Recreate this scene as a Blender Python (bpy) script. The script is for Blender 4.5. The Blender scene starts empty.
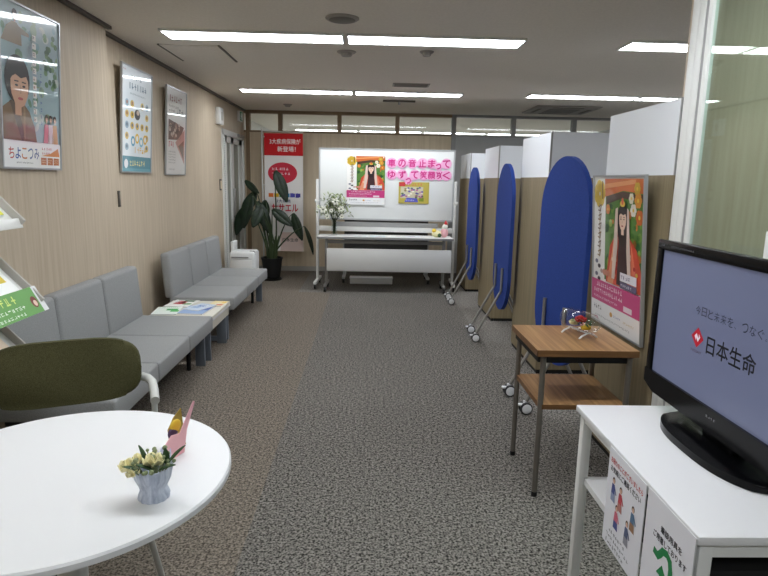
import bpy, bmesh, math, random
import numpy as np
from mathutils import Vector, Matrix, Euler
random.seed(7)
PI = math.pi
SC = bpy.context.scene
COL = SC.collection

# ------------------------------------------------------------------ camera, world, exposure
F_PX = 590.0; EYE = 1.40; ROLL = 0.015; VP = (369.0, 180.0)
d_ = np.array([VP[0]-384, -(VP[1]-288), -F_PX]); d_ /= np.linalg.norm(d_)
u_ = np.array([ROLL, 1, 0.]); u_ = u_ - d_*np.dot(u_, d_); u_ /= np.linalg.norm(u_)
x_ = np.cross(d_, u_)
M_ = np.array([x_, d_, u_])
cam_d = bpy.data.cameras.new('camera'); cam = bpy.data.objects.new('camera', cam_d); COL.objects.link(cam)
mw = Matrix.Identity(4)
for i in range(3):
    for j in range(3): mw[i][j] = M_[i][j]
mw[2][3] = EYE
cam.matrix_world = mw
cam_d.sensor_fit = 'HORIZONTAL'; cam_d.sensor_width = 36.0; cam_d.lens = 36.0*F_PX/768
cam_d.clip_start = 0.05; cam_d.clip_end = 100
SC.camera = cam
world = bpy.data.worlds.new('world'); SC.world = world; world.use_nodes = True
world.node_tree.nodes['Background'].inputs[0].default_value = (0.75, 0.85, 1, 1)
world.node_tree.nodes['Background'].inputs[1].default_value = 0.3
SC.view_settings.view_transform = 'Standard'; SC.view_settings.look = 'None'
SC.view_settings.gamma = 1; SC.view_settings.use_curve_mapping = False
SC.view_settings.exposure = 0.74
LAMP_STRENGTH = 12.5
CEIL = 2.38

# ------------------------------------------------------------------ materials
def lin(c):
    c = c/255.0
    return c/12.92 if c <= 0.04045 else ((c+0.055)/1.055)**2.4
def rgb(r, g, b): return (lin(r), lin(g), lin(b), 1.0)
def mat(name, col, rough=0.5, metal=0.0, coat=0.0, spec=0.5, emit=None, estr=0.0, trans=0.0, ior=1.45, alpha=1.0):
    m = bpy.data.materials.new(name); m.use_nodes = True
    b = m.node_tree.nodes['Principled BSDF']
    b.inputs['Base Color'].default_value = rgb(*col)
    b.inputs['Roughness'].default_value = rough; b.inputs['Metallic'].default_value = metal
    b.inputs['Coat Weight'].default_value = coat; b.inputs['Specular IOR Level'].default_value = spec
    b.inputs['Transmission Weight'].default_value = trans; b.inputs['IOR'].default_value = ior
    b.inputs['Alpha'].default_value = alpha
    if emit:
        b.inputs['Emission Color'].default_value = rgb(*emit); b.inputs['Emission Strength'].default_value = estr
    return m
def noisy(name, c1, c2, scale=(1, 1, 1), nscale=5.0, detail=4.0, rough=0.6, bump=0.0, c3=None, coat=0.0, spec=0.5, lo=0.3, hi=0.7):
    m = mat(name, c1, rough, coat=coat, spec=spec); nt = m.node_tree; b = nt.nodes['Principled BSDF']
    tc = nt.nodes.new('ShaderNodeTexCoord'); mp = nt.nodes.new('ShaderNodeMapping'); mp.inputs['Scale'].default_value = scale
    nz = nt.nodes.new('ShaderNodeTexNoise'); nz.inputs['Scale'].default_value = nscale; nz.inputs['Detail'].default_value = detail
    cr = nt.nodes.new('ShaderNodeValToRGB'); cr.color_ramp.elements[0].position = lo; cr.color_ramp.elements[1].position = hi
    cr.color_ramp.elements[0].color = rgb(*c1); cr.color_ramp.elements[1].color = rgb(*c2)
    if c3:
        e = cr.color_ramp.elements.new((lo+hi)/2); e.color = rgb(*c3)
    L = nt.links.new
    L(tc.outputs['Object'], mp.inputs['Vector']); L(mp.outputs[0], nz.inputs['Vector']); L(nz.outputs['Fac'], cr.inputs['Fac'])
    L(cr.outputs[0], b.inputs['Base Color'])
    if bump:
        bp = nt.nodes.new('ShaderNodeBump'); bp.inputs['Strength'].default_value = bump; bp.inputs['Distance'].default_value = 0.002
        L(nz.outputs['Fac'], bp.inputs['Height']); L(bp.outputs[0], b.inputs['Normal'])
    return m
MT = {}
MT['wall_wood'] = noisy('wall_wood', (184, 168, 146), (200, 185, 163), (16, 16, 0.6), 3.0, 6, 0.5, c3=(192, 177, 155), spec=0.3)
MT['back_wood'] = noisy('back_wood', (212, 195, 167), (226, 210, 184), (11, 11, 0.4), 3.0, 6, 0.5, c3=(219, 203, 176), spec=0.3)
MT['booth_wood'] = noisy('booth_wood', (124, 111, 86), (144, 131, 104), (16, 16, 0.4), 3.0, 6, 0.5, c3=(134, 121, 95), spec=0.3)
MT['table_wood'] = noisy('table_wood', (126, 92, 56), (178, 140, 94), (26, 0.9, 26), 2.2, 6, 0.4, c3=(154, 116, 74), spec=0.35)
MT['edge_wood'] = noisy('edge_wood', (92, 62, 34), (128, 92, 56), (0.9, 26, 26), 2.2, 6, 0.45)
MT['white_lam'] = mat('white_laminate', (222, 222, 222), 0.35)
MT['white_panel'] = mat('white_panel', (226, 229, 233), 0.45)
MT['white_paint'] = mat('white_paint', (222, 222, 218), 0.45)
MT['board_white'] = mat('board_white', (232, 234, 232), 0.25)
MT['grey_wall'] = mat('grey_wall', (172, 172, 170), 0.6)
MT['ceiling'] = noisy('ceiling_board', (224, 217, 206), (232, 225, 214), (1, 1, 1), 60, 4, 0.85)
MT['brown_frame'] = mat('brown_frame', (146, 124, 97), 0.45)
MT['grey_frame'] = mat('grey_frame', (150, 150, 148), 0.4)
MT['dark_trim'] = mat('dark_trim', (96, 90, 84), 0.5)
MT['base_grey'] = mat('base_grey', (178, 174, 166), 0.5)
MT['sofa'] = noisy('sofa_fabric', (140, 141, 140), (156, 157, 156), (1, 1, 1), 260, 2, 0.9, bump=0.25, spec=0.2)
MT['blue'] = noisy('blue_fabric', (36, 58, 124), (48, 72, 146), (1, 1, 1), 300, 2, 0.85, bump=0.2, spec=0.2)
MT['green'] = noisy('green_fabric', (60, 58, 36), (82, 80, 54), (1, 1, 1), 380, 2, 0.95, bump=0.3, spec=0.15)
MT['plate_grey'] = mat('plate_grey', (120, 128, 138), 0.4, 0.3)
MT['metal'] = mat('metal_tube', (158, 156, 152), 0.35, 0.7)
MT['metal_dark'] = mat('metal_brown_grey', (122, 116, 108), 0.38, 0.6)
MT['metal_light'] = mat('light_metal', (190, 192, 192), 0.35, 0.4)
MT['chair_grey'] = mat('chair_grey', (182, 182, 176), 0.4)
MT['black'] = mat('black_plastic', (18, 18, 19), 0.4)
MT['gloss_black'] = mat('gloss_black', (9, 9, 11), 0.2, spec=0.2)
MT['matte_black'] = mat('matte_black', (12, 12, 12), 0.7)
MT['pot_black'] = mat('pot_black', (20, 20, 20), 0.5)
MT['soil'] = noisy('soil', (34, 26, 18), (60, 46, 32), (1, 1, 1), 60, 4, 0.95)
MT['rubber'] = mat('rubber', (50, 50, 52), 0.6)
MT['caster_white'] = mat('caster_white', (225, 226, 228), 0.35)
MT['leaf'] = noisy('leaf_green', (12, 26, 13), (28, 48, 25), (3, 3, 3), 5, 3, 0.5)
MT['stem'] = mat('stem_green', (52, 66, 36), 0.5)
MT['stem_brown'] = mat('twig', (112, 92, 58), 0.7)
MT['sage'] = noisy('sage_leaf', (112, 126, 84), (172, 180, 142), (1, 1, 1), 18, 3, 0.7)
MT['dkleaf'] = noisy('dark_leaf', (40, 66, 34), (66, 92, 52), (1, 1, 1), 30, 2, 0.6)
MT['petal_white'] = mat('petal_white', (240, 240, 226), 0.6)
MT['petal_cream'] = mat('petal_cream', (238, 230, 180), 0.6)
MT['petal_yellow'] = mat('petal_yellow', (226, 190, 60), 0.6)
MT['petal_red'] = mat('petal_red', (196, 40, 44), 0.6)
MT['petal_pink'] = mat('petal_pink', (236, 178, 182), 0.6)
MT['purple'] = mat('purple_dark', (84, 66, 96), 0.6)
MT['ceramic'] = noisy('blue_grey_ceramic', (150, 160, 180), (206, 212, 224), (40, 40, 4), 3, 3, 0.35)
MT['lilac'] = mat('lilac_ribbon', (206, 206, 226), 0.5)
MT['glass'] = mat('clear_glass', (245, 250, 250), 0.02, trans=1.0)
MT['gold'] = mat('gold_edge', (190, 160, 80), 0.4, 0.6)
MT['beige_lam'] = mat('beige_laminate', (212, 208, 194), 0.45)
MT['alu'] = mat('aluminium', (176, 178, 180), 0.35, 0.6)
MT['grille'] = mat('vent_grille', (112, 108, 102), 0.6)
MT['fitting'] = mat('ceiling_fitting', (158, 152, 144), 0.6)
MT['fitting_dark'] = mat('ceiling_groove', (104, 99, 92), 0.7)
MT['dark_top'] = mat('dark_grey_top', (92, 92, 92), 0.5)
MT['bounce_floor'] = mat('pale_bounce_floor', (216, 213, 206), 0.5)  # pale tone chosen for bounced light in the next room
MT['handle_dark'] = mat('handle_dark', (82, 76, 68), 0.4, 0.4)
MT['frost'] = mat('frosted_pane', (148, 150, 138), 0.25)
MT['purifier'] = mat('purifier_white', (226, 228, 226), 0.4)
MT['yellow'] = mat('yellow_paper', (226, 204, 60), 0.6)
def pane_mat(name, tint, mixf, rough=0.02):
    m = bpy.data.materials.new(name); m.use_nodes = True; nt = m.node_tree; nt.nodes.clear()
    o = nt.nodes.new('ShaderNodeOutputMaterial'); t = nt.nodes.new('ShaderNodeBsdfTransparent'); t.inputs[0].default_value = tint
    g = nt.nodes.new('ShaderNodeBsdfGlossy'); g.inputs['Roughness'].default_value = rough; g.inputs['Color'].default_value = (1, 1, 1, 1)
    fr = nt.nodes.new('ShaderNodeFresnel'); ge = nt.nodes.new('ShaderNodeNewGeometry'); mr = nt.nodes.new('ShaderNodeMapRange')
    mr.inputs['To Min'].default_value = mixf; mr.inputs['To Max'].default_value = 1/mixf
    nt.links.new(ge.outputs['Backfacing'], mr.inputs['Value']); nt.links.new(mr.outputs[0], fr.inputs['IOR'])
    mx = nt.nodes.new('ShaderNodeMixShader')
    L = nt.links.new; L(fr.outputs[0], mx.inputs[0]); L(t.outputs[0], mx.inputs[1]); L(g.outputs[0], mx.inputs[2]); L(mx.outputs[0], o.inputs[0])
    return m
MT['pane'] = pane_mat('window_pane', (0.95, 0.97, 0.96, 1), 1.35)
MT['pane_green'] = pane_mat('partition_glass', (0.84, 0.93, 0.88, 1), 1.5)
MT['acrylic'] = pane_mat('clear_acrylic', (0.93, 0.95, 0.95, 1), 1.45)
MT['lamp'] = mat('lamp_diffuser', (245, 248, 255), 0.5, emit=(244, 249, 255), estr=LAMP_STRENGTH)
def col_mat(name, rough=0.45, coat=0.0, emit=0.0):
    m = mat(name, (255, 255, 255), rough, coat=coat); nt = m.node_tree; b = nt.nodes['Principled BSDF']
    a = nt.nodes.new('ShaderNodeVertexColor'); a.layer_name = 'Col'
    nt.links.new(a.outputs['Color'], b.inputs['Base Color'])
    if emit:
        nt.links.new(a.outputs['Color'], b.inputs['Emission Color']); b.inputs['Emission Strength'].default_value = emit
    return m
MT['print'] = col_mat('printed_paper', 0.5)
MT['print_gloss'] = col_mat('printed_poster_under_acrylic', 0.3, coat=1.0)
MT['print_cloth'] = col_mat('printed_cloth', 0.8)
MT['screen'] = col_mat('lit_screen', 0.3, emit=0.10)
def carpet():
    m = mat('carpet', (90, 88, 86), 0.95, spec=0.1); nt = m.node_tree; b = nt.nodes['Principled BSDF']; L = nt.links.new
    tc = nt.nodes.new('ShaderNodeTexCoord'); sp = nt.nodes.new('ShaderNodeSeparateXYZ'); L(tc.outputs['Object'], sp.inputs[0])
    def math_(op, a, bb):
        n = nt.nodes.new('ShaderNodeMath'); n.operation = op
        for i, v in enumerate((a, bb)):
            if isinstance(v, (int, float)): n.inputs[i].default_value = v
            else: L(v, n.inputs[i])
        return n.outputs[0]
    near = math_('LESS_THAN', sp.outputs[1], 7.3)
    thr = math_('ADD', math_('MULTIPLY', near, 0.403), -0.866)
    brown = math_('LESS_THAN', sp.outputs[0], thr)
    right = math_('MULTIPLY', math_('GREATER_THAN', sp.outputs[0], 1.04), math_('GREATER_THAN', sp.outputs[1], 4.6))
    farmid = math_('MULTIPLY', math_('SUBTRACT', 1.0, near), math_('LESS_THAN', sp.outputs[0], -0.464))
    nz = nt.nodes.new('ShaderNodeTexNoise'); nz.inputs['Scale'].default_value = 115; nz.inputs['Detail'].default_value = 2
    L(tc.outputs['Object'], nz.inputs['Vector'])
    n2 = nt.nodes.new('ShaderNodeTexNoise'); n2.inputs['Scale'].default_value = 64; n2.inputs['Detail'].default_value = 2; L(tc.outputs['Object'], n2.inputs['Vector'])
    grain = math_('ADD', math_('MULTIPLY', nz.outputs['Fac'], 0.62), math_('MULTIPLY', n2.outputs['Fac'], 0.38))
    def ramp(c1, c2):
        r = nt.nodes.new('ShaderNodeValToRGB'); r.color_ramp.elements[0].position = 0.40; r.color_ramp.elements[1].position = 0.60
        r.color_ramp.elements[0].color = rgb(*c1); r.color_ramp.elements[1].color = rgb(*c2); L(grain, r.inputs[0]); return r.outputs[0]
    def mix(f, a, bb):
        n = nt.nodes.new('ShaderNodeMix'); n.data_type = 'RGBA'; L(f, n.inputs['Factor']); L(a, n.inputs['A']); L(bb, n.inputs['B']); return n.outputs['Result']
    grey = ramp((42, 40, 37), (144, 139, 132)); br = ramp((72, 66, 59), (146, 136, 124)); lt = ramp((64, 61, 57), (152, 147, 140))
    c = mix(right, grey, lt); c = mix(farmid, c, lt); c = mix(brown, c, br)
    bk = nt.nodes.new('ShaderNodeTexBrick'); bk.offset = 0; bk.inputs['Color1'].default_value = (1, 1, 1, 1); bk.inputs['Color2'].default_value = (0.94, 0.94, 0.94, 1)
    bk.inputs['Mortar'].default_value = (0.86, 0.86, 0.86, 1); bk.inputs['Scale'].default_value = 1; bk.inputs['Mortar Size'].default_value = 0.002
    bk.inputs['Brick Width'].default_value = 0.5; bk.inputs['Row Height'].default_value = 0.5
    L(tc.outputs['Object'], bk.inputs['Vector'])
    mm = nt.nodes.new('ShaderNodeMix'); mm.data_type = 'RGBA'; mm.blend_type = 'MULTIPLY'; mm.inputs['Factor'].default_value = 1
    L(c, mm.inputs['A']); L(bk.outputs[0], mm.inputs['B']); L(mm.outputs['Result'], b.inputs['Base Color'])
    bp = nt.nodes.new('ShaderNodeBump'); bp.inputs['Strength'].default_value = 0.5; bp.inputs['Distance'].default_value = 0.004
    L(nz.outputs['Fac'], bp.inputs['Height']); L(bp.outputs[0], b.inputs['Normal'])
    return m
MT['carpet'] = carpet()

# ------------------------------------------------------------------ mesh helpers
class MB:
    def __init__(self): self.bm = bmesh.new()
    def _xf(self, verts, loc, rot):
        m = Matrix.Translation(Vector(loc)) @ Euler(rot).to_matrix().to_4x4()
        bmesh.ops.transform(self.bm, matrix=m, verts=verts)
    def box(self, c, s, bev=0.0, seg=2, rot=(0, 0, 0)):
        r = bmesh.ops.create_cube(self.bm, size=1.0); vs = r['verts']
        bmesh.ops.scale(self.bm, vec=Vector(s), verts=vs)
        if bev > 0:
            es = list({e for v in vs for e in v.link_edges})
            rb = bmesh.ops.bevel(self.bm, geom=es, offset=min(bev, min(s)*0.49), segments=seg, profile=0.5, affect='EDGES')
            vs = list({v for f in rb['faces'] for v in f.verts} | {v for v in vs if v.is_valid})
        self._xf(vs, c, rot); return self
    def bb(self, x0, x1, y0, y1, z0, z1, bev=0.0, seg=2):
        return self.box(((x0+x1)/2, (y0+y1)/2, (z0+z1)/2), (abs(x1-x0), abs(y1-y0), abs(z1-z0)), bev, seg)
    def tube(self, pts, r, n=10, caps=True):
        pts = [Vector(p) for p in pts]; rs = r if isinstance(r, (list, tuple)) else [r]*len(pts)
        rings = []; up = None
        for i, p in enumerate(pts):
            t = (pts[min(i+1, len(pts)-1)]-pts[max(i-1, 0)]).normalized()
            if up is None:
                up = Vector((0, 0, 1)) if abs(t.z) < 0.9 else Vector((1, 0, 0))
            a = (up - t*up.dot(t)).normalized(); up = a; b = t.cross(a)
            rings.append([self.bm.verts.new(p+(a*math.cos(2*PI*k/n)+b*math.sin(2*PI*k/n))*rs[i]) for k in range(n)])
        for i in range(len(rings)-1):
            for k in range(n): self.bm.faces.new((rings[i][k], rings[i][(k+1) % n], rings[i+1][(k+1) % n], rings[i+1][k]))
        if caps:
            self.bm.faces.new(rings[0][::-1]); self.bm.faces.new(rings[-1])
        return self
    def lathe(self, prof, n=28, c=(0, 0, 0), rot=(0, 0, 0), ripple=0.0, nrip=12):
        rings = []
        for (r, z) in prof:
            rings.append([self.bm.verts.new((r*(1+ripple*math.cos(nrip*2*PI*k/n))*math.cos(2*PI*k/n), r*(1+ripple*math.cos(nrip*2*PI*k/n))*math.sin(2*PI*k/n), z)) for k in range(n)])
        for i in range(len(rings)-1):
            for k in range(n): self.bm.faces.new((rings[i][k], rings[i][(k+1) % n], rings[i+1][(k+1) % n], rings[i+1][k]))
        self.bm.faces.new(rings[0][::-1]); self.bm.faces.new(rings[-1])
        self._xf([v for rg in rings for v in rg], c, rot); return self
    def prism(self, out, t, c=(0, 0, 0), rot=(0, 0, 0), bev=0.0):
        # outline in local XZ, thickness along Y (centred)
        a = [self.bm.verts.new((x, -t/2, z)) for x, z in out]; b = [self.bm.verts.new((x, t/2, z)) for x, z in out]
        n = len(out); f1 = self.bm.faces.new(a); f2 = self.bm.faces.new(b[::-1])
        for k in range(n): self.bm.faces.new((a[(k+1) % n], a[k], b[k], b[(k+1) % n]))
        vs = a+b
        if bev > 0:
            es = list(f1.edges)+list(f2.edges)
            rb = bmesh.ops.bevel(self.bm, geom=es, offset=bev, segments=2, profile=0.5, affect='EDGES')
            vs = list({v for f in rb['faces'] for v in f.verts} | {v for v in vs if v.is_valid})
        self._xf(vs, c, rot); return self
    def sphere(self, c, s, n=14, rot=(0, 0, 0)):
        r = bmesh.ops.create_uvsphere(self.bm, u_segments=n, v_segments=max(6, n//2+2), radius=1.0)
        bmesh.ops.scale(self.bm, vec=Vector(s) if isinstance(s, (tuple, list)) else Vector((s, s, s)), verts=r['verts'])
        self._xf(r['verts'], c, rot); return self
    def leaf(self, base, tip, w, droop=0.0, cup=0.25, n=8, side=None):
        base = Vector(base); tip = Vector(tip); ax = tip-base; L_ = ax.length; t = ax.normalized()
        s = side if side is not None else t.cross(Vector((0, 0, 1)))
        s = Vector(s)
        if s.length < 1e-3: s = Vector((1, 0, 0))
        s.normalize(); nrm = s.cross(t)
        rows = []
        for i in range(n+1):
            f = i/n; wd = w*0.5*(math.sin(PI*min(1, f*0.93+0.04))**0.75)*(1-0.25*f); p = base+ax*f+Vector((0, 0, -droop*f*f))
            rows.append([self.bm.verts.new(p-s*wd+nrm*cup*wd), self.bm.verts.new(p), self.bm.verts.new(p+s*wd+nrm*cup*wd)])
        for i in range(n):
            for k in range(2): self.bm.faces.new((rows[i][k], rows[i][k+1], rows[i+1][k+1], rows[i+1][k]))
        return self
    def build(self, name, m, parent=None, smooth=True, thick=0.0, subsurf=0):
        me = bpy.data.meshes.new(name); bmesh.ops.recalc_face_normals(self.bm, faces=self.bm.faces)
        self.bm.to_mesh(me); self.bm.free()
        me.materials.append(MT[m] if isinstance(m, str) else m)
        o = bpy.data.objects.new(name, me); COL.objects.link(o)
        if parent is not None: o.parent = parent
        if smooth:
            for p in me.polygons: p.use_smooth = True
            try: me.set_sharp_from_angle(angle=math.radians(38))
            except Exception: pass
        if thick:
            md = o.modifiers.new('thickness', 'SOLIDIFY'); md.thickness = thick
        return o
def tag(o, label=None, cat=None, group=None, kind=None):
    if label: o['label'] = label
    if cat: o['category'] = cat
    if group: o['group'] = group
    if kind: o['kind'] = kind
    return o
def thing(name, label, cat, loc=(0, 0, 0), rz=0.0, group=None, rx=0.0):
    o = bpy.data.objects.new(name, None); COL.objects.link(o); o.empty_display_size = 0.1
    o.location = loc; o.rotation_euler = (rx, 0, rz)
    return tag(o, label, cat, group)
def struct(o): o['kind'] = 'structure'; return o
def copy_tree(o, parent=None):
    c = o.copy(); COL.objects.link(c)
    if parent is not None: c.parent = parent
    for ch in list(o.children): copy_tree(ch, c)
    return c

# flat printed artwork: local x right, z up, facing -y; layers a fraction of a millimetre apart
_gl = {}
def glyphs(txt, bold=0.0):
    k = (txt, bold)
    if k in _gl: return _gl[k]
    cu = bpy.data.curves.new('lettering', 'FONT'); cu.body = txt; cu.size = 1.0; cu.resolution_u = 3; cu.offset = bold; cu.align_x = 'LEFT'
    ob = bpy.data.objects.new('lettering', cu); COL.objects.link(ob)
    dg = bpy.context.evaluated_depsgraph_get(); dg.update()
    ev = ob.evaluated_get(dg); me = ev.to_mesh()
    vs = [tuple(v.co[:2]) for v in me.vertices]; fs = [tuple(p.vertices) for p in me.polygons]
    ev.to_mesh_clear(); bpy.data.objects.remove(ob); bpy.data.curves.remove(cu)
    xs = [v[0] for v in vs] or [0, 1]; ys = [v[1] for v in vs] or [0, 1]
    _gl[k] = (vs, fs, min(xs), max(xs), min(ys), max(ys)); return _gl[k]
class Art:
    def __init__(self, S=1.0, dl=0.0004): self.v = []; self.f = []; self.c = []; self.S = S; self.dl = dl
    def poly(self, pts, c, l=1):
        n = len(self.v); self.v += [(x*self.S, -self.dl*l, y*self.S) for x, y in pts]; self.f.append(tuple(range(n, n+len(pts)))); self.c.append(rgb(*c)); return self
    def rect(self, x0, y0, x1, y1, c, l=1): return self.poly([(x0, y0), (x1, y0), (x1, y1), (x0, y1)], c, l)
    def ell(self, x, y, a, b, c, l=1, n=24, rot=0):
        return self.poly([(x+a*math.cos(t)*math.cos(rot)-b*math.sin(t)*math.sin(rot), y+a*math.cos(t)*math.sin(rot)+b*math.sin(t)*math.cos(rot)) for t in [2*PI*k/n for k in range(n)]], c, l)
    def stroke(self, pts, w, c, l=1):
        for (x0, y0), (x1, y1) in zip(pts, pts[1:]):
            l += 0.07; dx, dy = x1-x0, y1-y0; L_ = math.hypot(dx, dy) or 1; nx, ny = -dy/L_*w/2, dx/L_*w/2; ex, ey = dx/L_*w*0.3, dy/L_*w*0.3
            self.poly([(x0-ex-nx, y0-ey-ny), (x1+ex-nx, y1+ey-ny), (x1+ex+nx, y1+ey+ny), (x0-ex+nx, y0-ey+ny)], c, l)
        return self
    def text(self, t, x0, y0, x1, y1, c, l=3, bold=0.0, cols=None):
        # fit into the box
        vs, fs, a, b, e, g = glyphs(t); sx = (x1-x0)/(b-a); sy = (y1-y0)/(g-e)
        sh = [(0, 0)] if not bold else [(0, 0), (bold, 0), (-bold, 0), (0, bold), (0, -bold)]
        for q, (ox, oy) in enumerate(sh):
            n = len(self.v)
            self.v += [((x0+(x-a+ox)*sx)*self.S, -self.dl*(l+q*0.12), (y0+(y-e+oy)*sy)*self.S) for x, y in vs]
            for f in fs: self.f.append(tuple(n+i for i in f)); self.c.append(rgb(*c))
        return self
    def marks(self, x0, y0, x1, y1, rows, c, l=2, fill=0.6, rnd=None):
        # rows of lettering too small to read: short strokes
        rnd = rnd or random.Random(int((x0+y1*3)*1000)); rh = (y1-y0)/rows; cw = rh*0.9*(1)
        for r in range(rows):
            y = y1-rh*(r+0.5); x = x0; end = x1-(0 if r < rows-1 else rnd.random()*0.3*(x1-x0))
            while x+cw*0.8 < end:
                h = rh*fill
                for _ in range(3):
                    if rnd.random() < 0.5: yy = y+(rnd.random()-0.5)*h*0.8; self.rect(x, yy-h*0.07, x+cw*0.7, yy+h*0.07, c, l)
                    else: xx = x+rnd.random()*cw*0.6; self.rect(xx, y-h*0.45, xx+cw*0.12, y+h*0.45, c, l)
                x += cw
        return self
    def build(self, name, m, parent=None):
        me = bpy.data.meshes.new(name); me.from_pydata(self.v, [], self.f); 
        at = me.color_attributes.new('Col', 'FLOAT_COLOR', 'CORNER')
        arr = np.empty((len(me.loops), 4), dtype=np.float32)
        for p, c in zip(me.polygons, self.c): arr[p.loop_start:p.loop_start+p.loop_total] = c
        at.data.foreach_set('color', arr.ravel())
        me.materials.append(MT[m]); me.update()
        o = bpy.data.objects.new(name, me); COL.objects.link(o)
        if parent is not None: o.parent = parent
        return o

# ================================================================== SETTING
XL0, XL, XR = -1.77, -1.86, 4.30
YB, YW, YN = -2.6, 9.05, 15.0
struct(MB().bb(XL-0.3, XR+0.1, YB-0.1, YW+0.05, -0.05, 0).build('floor', 'carpet', smooth=False))
struct(MB().bb(XL-0.3, XR+0.1, YW+0.05, YN, -0.05, 0).build('floor_far', 'bounce_floor', smooth=False))  # unseen floor of the next room, made pale to bounce light behind the transom
struct(MB().bb(XL-0.3, XR+0.1, YB-0.1, YN, CEIL, CEIL+0.05).build('ceiling', 'ceiling', smooth=False))
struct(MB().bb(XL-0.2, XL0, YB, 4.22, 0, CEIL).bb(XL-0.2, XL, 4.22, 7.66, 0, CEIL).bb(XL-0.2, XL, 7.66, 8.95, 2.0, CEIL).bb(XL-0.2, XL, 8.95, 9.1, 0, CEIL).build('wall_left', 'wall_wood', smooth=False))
struct(MB().bb(XR, XR+0.1, YB, YN, 0, CEIL).build('wall_right', 'grey_wall', smooth=False))
struct(MB().bb(XL-0.2, XR, YB-0.1, YB, 0, CEIL).build('wall_front', 'grey_wall', smooth=False))
# back wall: timber boarding on the left, grey board on the right, a row of transom panes above
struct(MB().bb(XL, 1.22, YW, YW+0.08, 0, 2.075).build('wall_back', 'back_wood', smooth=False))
struct(MB().bb(1.22, XR, YW, YW+0.08, 0, 2.075).build('wall_rear', 'grey_wall', smooth=False))
mull = [-1.80, -1.325, -0.45, 0.41, 1.255, 2.15, 3.06, 4.27]
b = MB().bb(XL, 1.22, YW-0.01, YW+0.09, 2.335, CEIL).bb(XL, 1.22, YW-0.01, YW+0.09, 2.065, 2.09)
for x in mull[:4]: b.bb(x-0.03, x+0.03, YW-0.012, YW+0.09, 2.09, 2.335)
b.bb(-1.83, -1.775, YW-0.02, YW-0.001, 0, 2.09)
struct(b.build('trim_1', 'brown_frame', smooth=False))
b = MB().bb(1.22, XR, YW-0.01, YW+0.09, 2.345, CEIL).bb(1.22, XR, YW-0.01, YW+0.09, 2.065, 2.085)
for x in mull[5:]: b.bb(x-0.03, x+0.03, YW-0.012, YW+0.09, 2.085, 2.345)
b.bb(1.22, 1.285, YW-0.015, YW+0.09, 0, 2.345)
struct(b.build('trim_2', 'grey_frame', smooth=False))
for i in range(7): struct(MB().bb(mull[i]+0.03, mull[i+1]-0.03, YW+0.03, YW+0.036, 2.09, 2.335).build('window_%d' % (i+1), 'pane', smooth=False))
struct(MB().bb(XL-0.2, XR, YN, YN+0.1, 0, CEIL).bb(XL-0.3, XL-0.2, 9.1, YN, 0, CEIL).build('wall_far', 'white_paint', smooth=False))
struct(MB().bb(XL, 1.22, YW-0.012, YW, 0, 0.07).build('baseboard_back', 'base_grey', smooth=False))
struct(MB().bb(XL0, XL0+0.008, YB, 4.22, 0, 0.06).bb(XL, XL+0.008, 4.22, 7.66, 0, 0.06).build('baseboard_left', 'base_grey', smooth=False))
struct(MB().bb(XL0, XL0+0.03, YB, 4.25, CEIL-0.022, CEIL-0.001).bb(XL, XL+0.03, 4.25, YW-0.02, CEIL-0.022, CEIL-0.001).build('trim_3', 'dark_trim', smooth=False))
# doorway on the left near the back
dr = struct(MB().bb(XL-0.06, XL+0.02, 7.66, 7.71, 0, 2.0).bb(XL-0.06, XL+0.02, 8.90, 8.95, 0, 2.0).bb(XL-0.06, XL+0.02, 7.66, 8.95, 1.93, 2.0)
     .bb(XL-0.05, XL-0.005, 7.90, 7.97, 0, 1.93).bb(XL-0.05, XL-0.005, 8.22, 8.36, 0, 1.93).bb(XL-0.05, XL-0.005, 8.72, 8.90, 0, 1.93)
     .bb(XL-0.05, XL-0.005, 7.9, 8.9, 1.85, 1.93).bb(XL-0.05, XL-0.005, 7.9, 8.9, 0, 0.12).build('door_1', 'white_paint', smooth=False))
MB().bb(XL-0.035, XL-0.025, 7.97, 8.22, 0.12, 1.85).build('door_pane', 'frost', dr, smooth=False)
MB().bb(XL-0.035, XL-0.025, 8.36, 8.72, 0.12, 1.85).build('door_pane', 'frost', dr, smooth=False)
b = MB().bb(XL-0.05, XL-0.015, 7.71, 7.90, 0, 1.93)
lv = b.build('louvre_panel', 'white_paint', dr, smooth=False)
b = MB()
for k in range(64): b.bb(XL-0.016, XL-0.009, 7.74, 7.87, 0.04+k*0.0292, 0.052+k*0.0292)
b.build('louvre_slots', 'grey_frame', lv, smooth=False)
MB().bb(XL-0.005, XL+0.03, 8.26, 8.29, 0.85, 1.25, 0.006).build('door_handle', 'metal', dr)
MB().bb(XL-0.004, XL+0.05, 8.5, 8.85, 1.955, 1.995, 0.006).build('door_closer', 'metal', dr)

# right side: full-height beige wall, white post and glazed partition
struct(MB().bb(1.335, 1.80, 2.50, 2.60, 0, CEIL).build('wall_booth', 'wall_wood', smooth=False))
b = MB().bb(1.264, 1.30, 2.400, 2.450, 0, CEIL, 0.003)
b.bb(1.258, 1.285, 2.345, 2.388, 0, CEIL, 0.002).bb(1.25, 1.275, 2.282, 2.308, 0, CEIL, 0.003).bb(1.23, 1.30, 0.2, 2.28, CEIL-0.03, CEIL).bb(1.23, 1.30, 0.2, 2.28, 0, 0.08)
b.bb(1.225, 1.30, 1.70, 1.76, 0, CEIL, 0.004).bb(1.225, 1.30, 0.15, 0.2, 0, CEIL)
struct(b.build('trim_4', 'white_paint'))
struct(MB().bb(1.274, 1.284, 2.386, 2.402, 0.02, CEIL-0.01).bb(1.262, 1.275, 2.306, 2.347, 0.02, CEIL-0.01).build('trim_5', 'grey_frame', smooth=False))
w = struct(MB().bb(1.258, 1.268, 1.76, 2.275, 0.08, CEIL-0.03).build('window_8', 'pane_green', smooth=False))
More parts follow.
